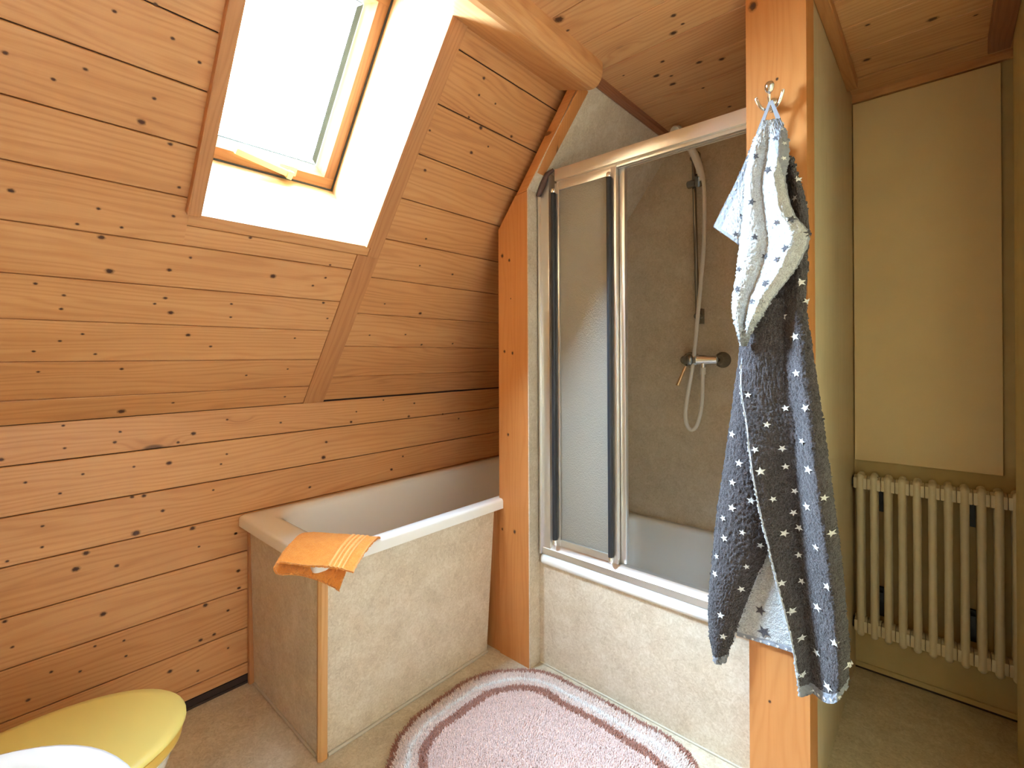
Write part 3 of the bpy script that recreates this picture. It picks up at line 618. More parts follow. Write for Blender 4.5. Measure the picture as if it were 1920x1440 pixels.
# ------------------------------------------------------------------ shower enclosure
enc = empty('shower_enclosure', (1.16, 1.58, ZT), 'aluminium framed sliding shower door with pebbled glass left of the star towel', 'shower door')
mb = MB(); mb.box(0.845, 1.565, 1.562, 1.612, 1.944, 1.990); mb.box(0.845, 1.565, 1.575, 1.579, 1.932, 1.945); mb.box(0.845, 1.565, 1.592, 1.596, 1.932, 1.945); mb.box(0.845, 1.565, 1.608, 1.612, 1.932, 1.945)
mb.build('top_rail', ['alu'], enc, bevel=0.002, smooth=40)
mb = MB(); mb.prism(Matrix(((0, 0, 1, 0), (1, 0, 0, 0), (0, 1, 0, 0), (0, 0, 0, 1))), [(1.566, ZT+0.001), (1.620, ZT+0.001), (1.620, ZT+0.030), (1.606, ZT+0.030), (1.602, ZT+0.048), (1.580, ZT+0.048), (1.574, ZT+0.034), (1.566, ZT+0.026)], 0.777, 1.565)
mb.build('bottom_rail', ['alu'], enc, smooth=30)
mb = MB(); mb.prism(MXZ, [(0.764, ZT+0.001), (0.812, ZT+0.001), (0.812, 1.985), (0.764, 1.925)], 1.568, 1.618); mb.box(0.764, 0.772, 1.556, 1.620, ZT+0.001, 1.92)
mb.build('wall_jamb', ['alu'], enc, bevel=0.002, smooth=40)
mb = MB()
path = [(0.764, 1.56, 1.90), (0.790, 1.558, 1.945), (0.815, 1.556, 1.975), (0.840, 1.560, 1.992)]
mb.tube([(x, y+0.004*math.sin(9*i), z) for i, (x, y, z) in enumerate(path)], [0.009, 0.013, 0.010, 0.006], 9)
o = mb.build('sealant', ['sealant'], enc, smooth=60); o['label'] = 'lump of dark brown sealant'
def door(name, x0, x1, y, handles, pane=True):
    d = empty(name, (x0, y, ZT+0.05)); attach(d, enc)
    z0, z1 = ZT+0.050, 1.938
    mb = MB()
    mb.box(x0, x0+0.020, y-0.010, y+0.010, z0, z1); mb.box(x1-0.022, x1, y-0.010, y+0.010, z0, z1)
    mb.box(x0+0.020, x1-0.022, y-0.009, y+0.009, z1-0.030, z1); mb.box(x0+0.020, x1-0.022, y-0.009, y+0.009, z0, z0+0.026)
    mb.build('door_frame', ['alu'], d, bevel=0.0015, smooth=40)
    mb = MB(); mb.box(x0+0.018, x1-0.020, y-0.0025, y+0.0025, z0+0.02, z1-0.02); mb.build('glass_pane', ['frost'], d)
    for hx in handles:
        mb = MB(); mb.tube([(hx, y-0.020, z0+0.024), (hx, y-0.020, z1-0.040)], 0.0095, 14); mb.box(hx-0.006, hx+0.006, y-0.02, y-0.009, z0+0.02, z1-0.04)
        hb = mb.build('handle_bar', ['gasket'], d, smooth=60); hb['label'] = 'black rubber handle bar'
        for za, zb in ((z0+0.002, z0+0.026), (z1-0.042, z1-0.022)):
            mb = MB(); mb.lathe((hx, y-0.020, za), (0, 0, 1), [(0, 0.007), (0.004, 0.0095), (zb-za-0.004, 0.0095), (zb-za, 0.006)], 14)
            mb.build('handle_cap', ['alu_bright'], hb, smooth=50)
    return d
door('front_door', 0.838, 1.110, 1.582, (0.838, 1.087))
door('rear_door', 0.850, 1.132, 1.604, ())
# ------------------------------------------------------------------ shower fittings
YW = 2.29
rail = empty('shower_rail', (1.145, 2.25, 1.44), 'thin metal riser rail on the back wall inside the shower', 'shower rail')
mb = MB(); mb.tube([(1.136, 2.245, 2.15), (1.150, 2.245, 1.42)], 0.009, 12); mb.build('rail_bar', ['chrome_dark'], rail, smooth=60)
for z, x in ((2.155, 1.136), (1.430, 1.150)):
    mb = MB(); mb.lathe((x, YW-0.001, z), (0, -1, 0), [(0, 0.017), (0.03, 0.016), (0.055, 0.014), (0.060, 0.010)], 18); mb.box(x-0.013, x+0.017, YW-0.03, YW-0.001, z-0.035, z+0.035)
    mb.build('wall_bracket', ['chrome_dark'], rail, bevel=0.004, smooth=45)
mb = MB(); mb.tube([(1.115, 2.235, 2.035), (1.17, 2.225, 2.035)], 0.018, 16); mb.tube([(1.165, 2.225, 2.02), (1.178, 2.195, 2.055)], 0.019, 14)
mb.build('slider', ['chrome_dark'], rail, bevel=0.002, smooth=45)
hs = empty('hand_shower', (1.18, 2.195, 2.06), 'cream hand shower in the slider with its hose looping down', 'hand shower')
mb = MB(); mb.tube([(1.192, 2.198, 2.03), (1.184, 2.19, 2.08), (1.168, 2.175, 2.14), (1.146, 2.160, 2.19), (1.118, 2.145, 2.235)], [0.013, 0.016, 0.017, 0.016, 0.018], 16)
mb.lathe((1.108, 2.128, 2.248), (-0.35, -0.75, -0.5), [(-0.02, 0.01), (-0.012, 0.024), (0.006, 0.030), (0.014, 0.028)], 24)
mb.build('handle', ['hose'], hs, smooth=50)
def bez(pts, n=10):
    P = [Vector(p) for p in pts]; P = [P[0]*2-P[1]]+P+[P[-1]*2-P[-2]]; out = []
    for i in range(1, len(P)-2):
        for k in range(n):
            t = k/n; a, b, c, d = P[i-1:i+3]
            out.append(0.5*((2*b)+(c-a)*t+(2*a-5*b+4*c-d)*t*t+(3*b-a-3*c+d)*t**3))
    out.append(P[-2]); return out
hp = [(1.194, 2.200, 2.035), (1.199, 2.20, 1.98), (1.197, 2.2, 1.76), (1.184, 2.2, 1.60), (1.168, 2.195, 1.41), (1.152, 2.185, 1.22), (1.124, 2.19, 1.07), (1.114, 2.19, 0.98),
      (1.120, 2.195, 0.93), (1.138, 2.2, 0.913), (1.160, 2.2, 0.935), (1.176, 2.2, 0.99), (1.185, 2.2, 1.06), (1.188, 2.2, 1.18)]
mb = MB(); mb.tube(bez(hp), 0.0085, 12); mb.tube([(1.188, 2.2, 1.165), (1.189, 2.2, 1.20)], 0.0125, 14)
mb.build('hose', ['hose'], hs, smooth=60)
mix = empty('mixer_tap', (1.18, YW-0.08, 1.229), 'chrome shower mixer tap on the back wall with a copper coloured lever', 'tap')
mb = MB()
mb.tube([(1.130, 2.20, 1.229), (1.245, 2.215, 1.229)], [0.027, 0.020], 22); mb.tube([(1.120, 2.20, 1.229), (1.165, 2.203, 1.229)], [0.031, 0.029], 22)
mb.tube([(1.189, 2.203, 1.229), (1.189, 2.2, 1.195)], 0.013, 14)
mb.build('tap_body', ['chrome'], mix, smooth=50)
for x in (1.100, 1.245):
    mb = MB(); mb.lathe((x, YW-0.001, 1.229), (0, -1, 0), [(0, 0.036), (0.006, 0.035), (0.018, 0.024), (0.05, 0.020), (0.075, 0.019), (0.085, 0.012)], 26)
    mb.build('escutcheon', ['chrome_dark'], mix, smooth=45)
mb = MB(); mb.lathe((1.132, 2.185, 1.229), (-0.2, -1, 0), [(-0.02, 0.027), (0, 0.028), (0.012, 0.026), (0.02, 0.018), (0.022, 0.006)], 24); k = mb.build('control_knob', ['chrome_dark'], mix, smooth=45)
mb = MB(); mb.tube([(1.122, 2.172, 1.200), (1.098, 2.140, 1.115)], [0.006, 0.0075], 12); o = mb.build('lever', ['brass'], mix, smooth=50); o['label'] = 'copper coloured lever'

# ------------------------------------------------------------------ niche: hatch and radiator
hatch = MB(); hatch.box(1.716, 2.128, 2.382, 2.399, 0.832, 2.248)
tag(hatch.build('wall_panel', ['hatch'], bevel=0.002, loc=(1.92, 2.39, 0.832)), 'tall cream painted panel on the back wall above the radiator', 'panel')
rad = empty('radiator', (1.94, 2.33, 0.175), 'cream column radiator below the tall panel in the dark corner', 'radiator')
PIT = 0.0414
def section(x):
    mb = MB()
    zb, zt = 0.205, 0.765
    for y in (2.306, 2.352):
        mb.tube([(x, y, zb-0.022), (x, y, zb+0.02), (x, y, (zb+zt)/2), (x, y, zt-0.02), (x, y, zt+0.018)], [0.0125, 0.0125, 0.0115, 0.0125, 0.0125], 14)
        for z, s in ((zt+0.018, 1), (zb-0.022, -1)):
            mb.lathe((x, y, z), (0, 0, s), [(0, 0.0125), (0.006, 0.0108), (0.0105, 0.006), (0.012, 0.001)], 14)
    for z in (zb+0.004, zt-0.008):
        # hub: squashed sleeve that meets its neighbours
        mb.obox(Matrix.Identity(4), ((x-PIT/2+0.0005, x+PIT/2-0.0005), (2.299, 2.359), (z-0.021, z+0.021)))
        mb.lathe((x-PIT/2+0.0006, 2.329, z), (1, 0, 0), [(0, 0.027), (PIT-0.0012, 0.027)], 18)
    return mb
base_sec = section(1.740).build('section', ['radiator'], rad, bevel=0.0035, smooth=45)
for k in range(1, 11):
    c = base_sec.copy(); COL.objects.link(c); c.parent = rad; c.location = base_sec.location + Vector((PIT*k, 0, 0))
for z in (0.757, 0.209):
    mb = MB(); mb.tube([(1.7145, 2.329, z), (1.720, 2.329, z)], 0.021, 14); mb.build('inlet_valve', ['pipe_black'], rad, smooth=45)
for x in (1.797, 2.05):
    for za, zb in ((0.64, 0.738), (0.235, 0.345)):
        mb = MB(); mb.box(x-0.009, x+0.009, 2.385, 2.400, za, zb); mb.box(x-0.006, x+0.006, 2.362, 2.388, zb-0.05, zb-0.012)
        mb.build('wall_bracket', ['pipe_black'], rad)

# ------------------------------------------------------------------ toilet
def sup(cx, cy, a, b, n, z, m=56, bs=None):
    pts = []
    for k in range(m):
        t = 2*PI*k/m; c, s_ = math.cos(t), math.sin(t)
        bb = b if s_ >= 0 or bs is None else bs
        pts.append((cx+a*math.copysign(abs(c)**(2/n), c), cy+bb*math.copysign(abs(s_)**(2/n), s_), z))
    return pts
wc = empty('toilet', (0.565, 0.0, 0.0), 'white toilet with closed yellow lid beside the plank wall', 'toilet')
cx, cy = 0.566, 0.09
mb = MB(); mb.rings([sup(cx, cy-0.05, 0.10, 0.20, 2.4, 0.0), sup(cx, cy-0.05, 0.098, 0.20, 2.4, 0.03), sup(cx, cy-0.04, 0.10, 0.20, 2.3, 0.14), sup(cx, cy-0.01, 0.14, 0.225, 2.2, 0.25, bs=0.22),
    sup(cx, cy, 0.172, 0.245, 2.1, 0.33, bs=0.24), sup(cx, cy, 0.178, 0.250, 2.1, 0.340, bs=0.25), sup(cx, cy, 0.174, 0.246, 2.1, 0.346, bs=0.25), sup(cx, cy, 0.13, 0.20, 2.1, 0.346, bs=0.2),
    sup(cx, cy, 0.11, 0.18, 2.1, 0.30, bs=0.16), sup(cx, cy-0.02, 0.05, 0.08, 2.0, 0.18)], 0, True, True, True)
mb.build('bowl', ['ceramic'], wc, smooth=50)
mb = MB(); mb.rings([sup(cx, cy, 0.180, 0.252, 2.1, 0.3465, bs=0.27), sup(cx, cy, 0.186, 0.259, 2.1, 0.352, bs=0.275), sup(cx, cy, 0.187, 0.261, 2.1, 0.362, bs=0.275), sup(cx, cy, 0.187, 0.261, 2.1, 0.376, bs=0.275), sup(cx, cy, 0.180, 0.254, 2.1, 0.379, bs=0.27), sup(cx, cy, 0.12, 0.19, 2.1, 0.379, bs=0.2), sup(cx, cy, 0.118, 0.188, 2.1, 0.3465, bs=0.2)], 0, True)
mb.build('seat', ['seat'], wc, smooth=50)
mb = MB(); mb.rings([sup(cx, cy, 0.186, 0.262, 2.1, 0.3795, bs=0.275), sup(cx, cy, 0.191, 0.268, 2.1, 0.383, bs=0.28), sup(cx, cy, 0.191, 0.268, 2.1, 0.388, bs=0.28), sup(cx, cy, 0.187, 0.263, 2.1, 0.3925, bs=0.276), sup(cx, cy, 0.17, 0.24, 2.1, 0.394, bs=0.26), sup(cx, cy, 0.05, 0.08, 2.1, 0.396, bs=0.08)], 0, True, True, True)
o = mb.build('lid', ['lid'], wc, smooth=50); o['label'] = 'yellow plastic lid'
mb = MB(); mb.rings([rrect(cx-0.19, cx+0.19, -0.44, -0.235, 0.03, z) for z in (0.36, 0.37)]+[rrect(cx-0.20, cx+0.20, -0.448, -0.225, 0.035, z) for z in (0.68, 0.72)]+[rrect(cx-0.17, cx+0.17, -0.42, -0.25, 0.03, 0.73)], 0, True, True, True)
mb.build('cistern', ['ceramic'], wc, smooth=40)
for dx in (-0.07, 0.07):
    mb = MB(); mb.tube([(cx+dx-0.02, -0.205, 0.385), (cx+dx+0.02, -0.205, 0.385)], 0.012, 12)
    mb.build('hinge', ['seat'], wc, smooth=50)

# ------------------------------------------------------------------ wash basin in front of the toilet
wb = empty('wash_basin', (1.36, -0.2, 0.0), 'white wash basin with wide rounded rim in the near foreground', 'wash basin')
cx, cy, z = 1.362, -0.150, 0.76
mb = MB(); a, b, n = 0.282, 0.288, 2.9
def br(d, z, back=0.29): return sup(cx, cy, a-d, b-d, n, z, 64, bs=back-d)
mb.rings([br(0.20, z-0.19), br(0.13, z-0.165), br(0.07, z-0.11), br(0.02, z-0.05), br(0.003, z-0.025), br(0.0, z-0.012), br(0.003, z-0.004), br(0.010, z), br(0.030, z+0.001), br(0.040, z-0.002), br(0.047, z-0.010), br(0.054, z-0.03), br(0.075, z-0.09), br(0.12, z-0.135), br(0.22, z-0.15)], 0, True, True, True)
mb.build('basin', ['ceramic'], wb, smooth=50)
mb = MB(); mb.lathe((cx, -0.24, 0.0), (0, 0, 1), [(0, 0.11), (0.03, 0.105), (0.10, 0.085), (0.35, 0.075), (0.52, 0.09), (0.585, 0.10)], 32); mb.build('pedestal', ['ceramic'], wb, smooth=50)

# ------------------------------------------------------------------ hook on the right post
hk = empty('towel_hook', (1.634, 1.499, 1.955), 'small chrome triple hook screwed to the right wooden post', 'hook')
mb = MB()
mb.lathe((1.634, 1.4995, 1.950), (0, -1, 0), [(0, 0.011), (0.003, 0.011), (0.006, 0.008), (0.007, 0.002)], 18)
mb.lathe((1.634, 1.4995, 1.928), (0, -1, 0), [(0, 0.009), (0.003, 0.009), (0.006, 0.006)], 18)
mb.build('base_plate', ['chrome'], hk, smooth=50)
mb = MB(); mb.tube(bez([(1.634, 1.494, 1.935), (1.633, 1.470, 1.935), (1.634, 1.458, 1.945), (1.636, 1.452, 1.958)]), 0.0042, 10)
mb.lathe((1.636, 1.450, 1.958), (0.15, -0.25, 1), [(-0.006, 0.003), (0.0, 0.0085), (0.008, 0.012), (0.017, 0.0125), (0.024, 0.009), (0.027, 0.003)], 18); mb.build('prong', ['chrome'], hk, smooth=60)
for s in (-1, 1):
    mb = MB(); mb.tube(bez([(1.634, 1.492, 1.930), (1.634+s*0.010, 1.478, 1.922), (1.634+s*0.022, 1.468, 1.930), (1.634+s*0.031, 1.462, 1.950), (1.634+s*0.033, 1.461, 1.957)]), [0.0042]*40+[0.005], 10); mb.build('prong', ['chrome'], hk, smooth=60)
# ------------------------------------------------------------------ star towel
def grid_layer(Lp, Rp, nu, nv, depth, bottom_sag=None):
    """cloth sheet between a left and a right edge; depth(u, v) gives the distance y"""
    Lp = np.array(Lp); Rp = np.array(Rp)
    def along(P, n):
        t = np.linspace(0, len(P)-1, n); i = np.clip(t.astype(int), 0, len(P)-2); f = (t-i)[:, None]
        # Catmull-Rom through the given points
        Q = np.vstack([2*P[0]-P[1], P, 2*P[-1]-P[-2]]); a, b, c, d = Q[i], Q[i+1], Q[i+2], Q[i+3]
        return 0.5*((2*b)+(c-a)*f+(2*a-5*b+4*c-d)*f**2+(3*b-a-3*c+d)*f**3)
    A = along(Lp, nv); B = along(Rp, nv)
    u = np.linspace(0, 1, nu)[None, :, None]
    XZ = A[:, None, :]*(1-u)+B[:, None, :]*u
    uu, vv = np.meshgrid(np.linspace(0, 1, nu), np.linspace(0, 1, nv))
    if bottom_sag is not None: XZ[:, :, 1] += bottom_sag(uu, vv)
    return np.dstack([XZ[:, :, 0], depth(uu, vv), XZ[:, :, 1]]), uu, vv
def normals(G, up=False):
    du = np.gradient(G, axis=1); dv = np.gradient(G, axis=0)
    n = np.cross(du, dv); n /= np.linalg.norm(n, axis=2, keepdims=True)+1e-12
    if up: n[n[:, :, 2] < 0] *= -1
    elif up is False: n[n[:, :, 1] > 0] *= -1
    return n
def pile(G, amp, cell=0.0035):
    """terry loops: cell noise pushed along the normal"""
    n = normals(G); r = RNG.random(G.shape[:2])
    r = (r+np.roll(r, 1, 0)+np.roll(r, 1, 1)+np.roll(np.roll(r, 1, 0), 1, 1))/4
    return G+n*((r-0.5)*3.2*amp)[:, :, None]
class Cloth:
    def __init__(s): s.v = []; s.f = []; s.m = []; s.n = 0
    def add(s, G, mat_of, thick=0.004, up=False):
        nv, nu = G.shape[:2]; n = normals(G, up)
        F, Bk = G, G-n*thick
        base = s.n; s.v += [F.reshape(-1, 3), Bk.reshape(-1, 3)]; s.n += 2*nu*nv
        idx = np.arange(nu*nv).reshape(nv, nu)
        q = np.stack([idx[:-1, :-1], idx[:-1, 1:], idx[1:, 1:], idx[1:, :-1]], -1).reshape(-1, 4)
        mm = mat_of
        s.f += [q+base, q[:, ::-1]+base+nu*nv]; s.m += [mm[:-1, :-1].reshape(-1), mm[:-1, :-1].reshape(-1)]
        rim = list(idx[0, :])+list(idx[1:, -1])+list(idx[-1, -2::-1])+list(idx[-2:0:-1, 0])
        rim = np.array(rim); r2 = np.roll(rim, -1)
        s.f.append(np.stack([rim, r2, r2+nu*nv, rim+nu*nv], -1)+base); s.m.append(np.full(len(rim), int(mm[0, 0])))
    def star(s, G, x, z, r, mi, rot):
        d = (G[:, :, 0]-x)**2+(G[:, :, 2]-z)**2
        j, i = np.unravel_index(np.argmin(d), d.shape)
        n = normals(G)[j, i]
        pts = [(0, 0)]+[((r if k % 2 == 0 else r*0.42)*math.cos(rot+k*PI/5), (r if k % 2 == 0 else r*0.42)*math.sin(rot+k*PI/5)) for k in range(10)]
        P = []
        for a, b in pts:
            d = (G[:, :, 0]-x-a)**2+(G[:, :, 2]-z-b)**2
            q = np.unravel_index(np.argmin(d), d.shape)
            P.append([x+a*(1 if d.min() < 4e-5 else 0.3), 0, z+b]); P[-1] = [G[q][0], G[q][1], G[q][2]] if d.min() > 4e-5 else [x+a, G[q][1], z+b]
        P = np.array(P)+n*0.0022
        base = s.n; s.v.append(P); s.n += 11
        s.f3 = getattr(s, 'f3', []); s.m3 = getattr(s, 'm3', [])
        for k in range(10): s.f3.append((base, base+1+k, base+1+(k+1) % 10)); s.m3.append(mi)
    def build(s, name, mats, parent, keep=None, loc=None, smooth=True):
        v = np.vstack(s.v); f = np.vstack(s.f).tolist()+list(getattr(s, 'f3', [])); m = np.concatenate(s.m).tolist()+list(getattr(s, 'm3', []))
        if keep is not None:
            sel = [k for k in range(len(f)) if m[k] in keep]; f = [f[k] for k in sel]; m = [keep.index(m[k]) for k in sel]
            used = sorted({i for q in f for i in q}); mp = {o: i for i, o in enumerate(used)}
            v = v[used]; f = [[mp[i] for i in q] for q in f]
        me = bpy.data.meshes.new(name); me.from_pydata(v.tolist(), [], f)
        for k in mats: me.materials.append(M[k])
        me.polygons.foreach_set('material_index', m)
        if smooth: me.shade_smooth()
        o = bpy.data.objects.new(name, me); COL.objects.link(o)
        if parent is not None: attach(o, parent)
        return o
S = np.sin
tow = empty('bath_towel', (1.64, 1.46, 0.40), 'long charcoal bath towel with white stars and pale lining hanging on the post', 'towel')
C = Cloth()
def hemmask(uu, vv, base, l=0.0, r=0.0, b=0.0, piping=0.0):
    m = np.full(uu.shape, base)
    if l: m[uu < l] = 2
    if r: m[uu > 1-r] = 2
    if b: m[vv > 1-b] = 2
    return m
# 0 dark, 1 pale, 2 hem, 3 white star, 4 dark star, 5 piping
sm = lambda a, b, x: np.clip((x-a)/(b-a), 0, 1)**2*(3-2*np.clip((x-a)/(b-a), 0, 1))
# main dark face: left hem stands forward, sinks to a valley, then rises to a rounded right roll
def d2(u, v):
    yl = 1.462-0.047*np.clip((v-0.25)/0.25, 0, 1); yv = 1.482; ye = 1.478
    uv = 0.62-0.40*np.clip((v-0.42)/0.45, 0, 1); ur = 0.86-0.04*v; yr = 1.456-0.030*sm(0.3, 0.6, v)
    yv = 1.482-0.012*sm(0.6, 1.0, v)
    sft = lambda t: 0.5*np.clip(t, 0, 1)+0.5*np.clip(t, 0, 1)**2*(3-2*np.clip(t, 0, 1))
    y = np.where(u < uv, yl+(yv-yl)*sft(u/uv), np.where(u < ur, yv+(yr-yv)*sft((u-uv)/(ur-uv)), yr+(ye-yr)*np.clip((u-ur)/(1-ur), 0, 1)**2))
    return y+0.002*S(9*v+3*u)
G2, u2, v2 = grid_layer(L2L, L2R, 90, 470, d2, lambda u, v: -0.030*4*u*(1-u)*sm(0.86, 1.0, v))
m2 = hemmask(u2, v2, 0, b=0.022); m2[(u2 < 0.022)] = 5
C.add(pile(G2, 0.0022), m2)
# left leg
def d1(u, v): return 1.468+0.008*u-0.026*np.sin(np.pi*np.clip(u, 0, 1)**0.8)+0.003*S(7*v+2*u)
G1, u1, v1 = grid_layer(L1L, L1R, 70, 330, d1)
m1 = hemmask(u1, v1, 0, b=0.025); m1[(u1 > 0.965) & (v1 > 0.70)] = 5
C.add(pile(G1, 0.0022), m1)
# pale underside between the legs
def d0(u, v): return 1.4935-0.003*S(3*u+2*v)**2
G0, u0, v0 = grid_layer(L0L, L0R, 60, 160, d0)
C.add(pile(G0, 0.0013), hemmask(u0, v0, 1, b=0.035))
# pale lining folded out at the top: two vertical folds, flap opening to the right
def d3(u, v):
    w = sm(0.0, 0.15, v)*(1-sm(0.85, 1.0, v)); tri = lambda c, wd: np.clip(1-np.abs(u-c)/wd, 0, 1)
    y = 1.430+0.008*u
    y -= w*(0.020*np.sin(PI*np.clip(u/0.42, 0, 1))+0.030*np.where(u < 0.78, np.clip((u-0.40)/0.38, 0, 1), 1-0.9*np.clip((u-0.78)/0.22, 0, 1)**1.5))
    return y - 0.010*sm(0.7, 1.0, v)*(1-u)
G3, u3, v3 = grid_layer(L3L, L3R, 80, 240, d3)
m3 = np.full(u3.shape, 1)
m3[(u3 > 1-0.34*(1-sm(0.10, 0.30, v3))) & (v3 < 0.27)] = 2
m3[(u3 > 0.965)] = 2; m3[(u3 < 0.02) & (v3 > 0.45)] = 5
C.add(pile(G3, 0.0024), m3)
# left flap with its broad grey hem
def d4(u, v): return 1.455-0.020*v+0.008*u*v-0.008*S(PI*u)*v+0.003*S(6*v)
G4, u4, v4 = grid_layer(L4L, L4R, 50, 120, d4)
m4 = np.full(u4.shape, 1); m4[u4 < 0.22] = 2; m4[v4 > 0.965] = 2
C.add(pile(G4, 0.0015), m4)
for lst, G, mi, big in ((S2, G2, 3, 1.0), (S1, G1, 3, 1.0), (S3, G3, 4, 1.0), (S0, G0, 4, 1.5), (S4, G4, 4, 0.9)):
    for k, (x, z) in enumerate(lst):
        C.star(G, x, z, random.uniform(0.0085, 0.0125)*big, mi, random.uniform(0, 6))
for k in range(9):      # tiny stars on the hems
    t = 0.12+0.09*k; j = int(t*(G4.shape[0]-1)); p = G4[j, 5]; C.star(G4, p[0], p[2], 0.005, 3, random.uniform(0, 6))
for k in range(6):
    p = G0[-3, 6+k*6]; C.star(G0, p[0], p[2], 0.005, 3, random.uniform(0, 6))
for k in range(3):
    p = G3[12+k*16, -9]; C.star(G3, p[0], p[2], 0.006, 3, random.uniform(0, 6))
for k in range(5):
    p = G2[-5, 20+k*14]; C.star(G2, p[0], p[2], 0.005, 3, random.uniform(0, 6))
C.build('terry_cloth', ['t_dark', 't_white', 't_star_w', 't_star_d'], tow, keep=[0, 1, 3, 4])
o = C.build('hem', ['t_hem', 't_hem_edge'], tow, keep=[2, 5]); o['label'] = 'smooth grey hem'
mb = MB()
for a, b in (((1.636, 1.462, 1.938), (1.608, 1.455, 1.858)), ((1.638, 1.462, 1.938), (1.660, 1.452, 1.868))):
    a, b = Vector(a), Vector(b); w = Vector((0.006, 0.0, 0.0)); t_ = Vector((0, 0.0015, 0))
    mb.rings([[a-w*0.6-t_, a+w*0.6-t_, a+w*0.6+t_, a-w*0.6+t_], [b-w-t_, b+w-t_, b+w+t_, b-w+t_]], 0, True, True, True)
mb.build('hanging_loop', ['t_hem'], tow)

# ------------------------------------------------------------------ orange towel folded over the tub corner
ot = empty('hand_towel', (0.60, 0.76, 0.66), 'small orange towel folded over the near corner of the bathtub rim', 'towel')
Cp, Ep, Ap, Fp = (np.array(p) for p in ((0.425, 0.745, 0.672), (0.612, 0.905, 0.670), (0.557, 0.600, 0.656), (0.706, 0.752, 0.618)))
def top_pt(u, v):        # u along the fold (left to right), v from the inside of the tub to the room
    v = np.asarray(v); u = np.asarray(u)
    P = (Cp[None]*(1-u[..., None])+Ep[None]*u[..., None])*(1-v[..., None])+(Ap[None]*(1-u[..., None])+Fp[None]*u[..., None])*v[..., None]
    P = P.copy(); P[..., 2] += 0.017*np.sin(PI*v)*(1-0.2*u) + 0.004*np.sin(5*u+3*v) + 0.010*np.sin(PI*u)*v
    P[..., 2] -= 0.007*np.clip((0.10-v)/0.10, 0, 1)**1.5
    return P
OC = Cloth(); nu, nv = 110, 80
uu, vv = np.meshgrid(np.linspace(0, 1, nu), np.linspace(0, 1, nv))
Gt = top_pt(uu, vv)
ridge = np.zeros_like(uu)
for k, c in enumerate((0.66, 0.72, 0.78, 0.84)): ridge += np.exp(-((uu-c)/0.016)**2)
Gt[:, :, 2] += 0.0035*ridge*(1-0)+0.0015*S(11*uu+7*vv)*(uu < 0.6)
nrm = np.array([0.0, 0.0, 1.0])
r = RNG.random(uu.shape); r = (r+np.roll(r, 1, 0)+np.roll(r, 1, 1))/3
Gt[:, :, 2] += (r-0.5)*0.0024*(1-np.clip(ridge, 0, 1)*0.8)
mt = np.zeros(uu.shape, int); mt[(ridge > 0.55)] = 1; mt[uu > 0.975] = 2
OC.add(Gt, mt, 0.007, True)
# left fold: half round joining top and lower layer, then the lower layer
k_ = np.linspace(0, 1, 120)[None, :]; vv2 = np.linspace(0, 1, 60)[:, None]
def lower(k, v):
    # k 0..0.2 is the bend, then the under layer back to the right
    b = np.clip(k/0.18, 0, 1); a = PI*b
    h = 0.013*(0.55+0.75*v)
    along_ = np.clip((k-0.18)/0.82, 0, 1)
    u = along_*0.80
    P = top_pt(u, v*np.ones_like(k))
    L = (Ap-Fp)/np.linalg.norm(Ap-Fp)
    P = P+L[None, None]*(np.sin(a)*h*1.0)[..., None]
    P[..., 2] -= (1-np.cos(a))*h + 0.004
    drop = along_**1.6*0.006 + 0.024*np.clip((along_-0.25)/0.75, 0, 1)**1.2*v**2
    P[..., 2] -= drop*v - 0.0*along_
    out = np.array([0.7, -0.7, 0])
    P = P - out[None, None]*(0.014*v*np.sin(PI*np.clip(along_*1.0, 0, 1)))[..., None]
    P[..., 2] = np.where(v*np.ones_like(k) < 0.72, np.minimum(np.maximum(P[..., 2], 0.6545), top_pt(u, v*np.ones_like(k))[..., 2]-0.012), P[..., 2])
    return P
kk, vk = np.broadcast_to(k_, (60, 120)), np.broadcast_to(vv2, (60, 120))
Gl = lower(np.array(kk), np.array(vk))
r = RNG.random(kk.shape); Gl[:, :, 2] += (r-0.5)*0.003
OC.add(Gl, np.zeros(kk.shape, int), 0.005, None)
OC.build('terry_cloth', ['orange'], ot, keep=[0])
o = OC.build('woven_band', ['orange_band'], ot, keep=[1]); o['label'] = 'paler ribbed woven bands'
o = OC.build('piping', ['orange_edge'], ot, keep=[2])

# ------------------------------------------------------------------ bath mat
rug = empty('bath_mat', (1.08, 1.15, 0.0), 'pink fluffy bath mat with rust brown stripes on the floor', 'bath mat')
RX0, RX1, RY0, RY1, RR = 0.628, 1.555, 0.775, 1.532, 0.30
def inset(x, y):
    """distance in from the rounded outline, with the wobble of a worn edge"""
    cx, cy = (RX0+RX1)/2, (RY0+RY1)/2; qx = np.abs(x-cx)-((RX1-RX0)/2-RR); qy = np.abs(y-cy)-((RY1-RY0)/2-RR)
    d = np.hypot(np.maximum(qx, 0), np.maximum(qy, 0))+np.minimum(np.maximum(qx, qy), 0)-RR
    return -d + 0.003*np.sin(24*x+9*y)+0.0018*np.sin(57*y-20*x)
mb = MB(); out = rrect(RX0, RX1, RY0, RY1, RR, 0.001, 18)
mb.rings([out, [(x, y, 0.005) for x, y, z in out]], 0, True, True, True); mb.build('backing', ['rug_back'], rug)
sp = 0.0036
xs, ys_ = np.meshgrid(np.arange(RX0, RX1, sp), np.arange(RY0, RY1, sp)); xs = xs.ravel(); ys_ = ys_.ravel()
xs = xs+RNG.uniform(-.5, .5, xs.shape)*sp; ys_ = ys_+RNG.uniform(-.5, .5, ys_.shape)*sp
dd = inset(xs, ys_); ok = dd > 0.001; xs, ys_, dd = xs[ok], ys_[ok], dd[ok]
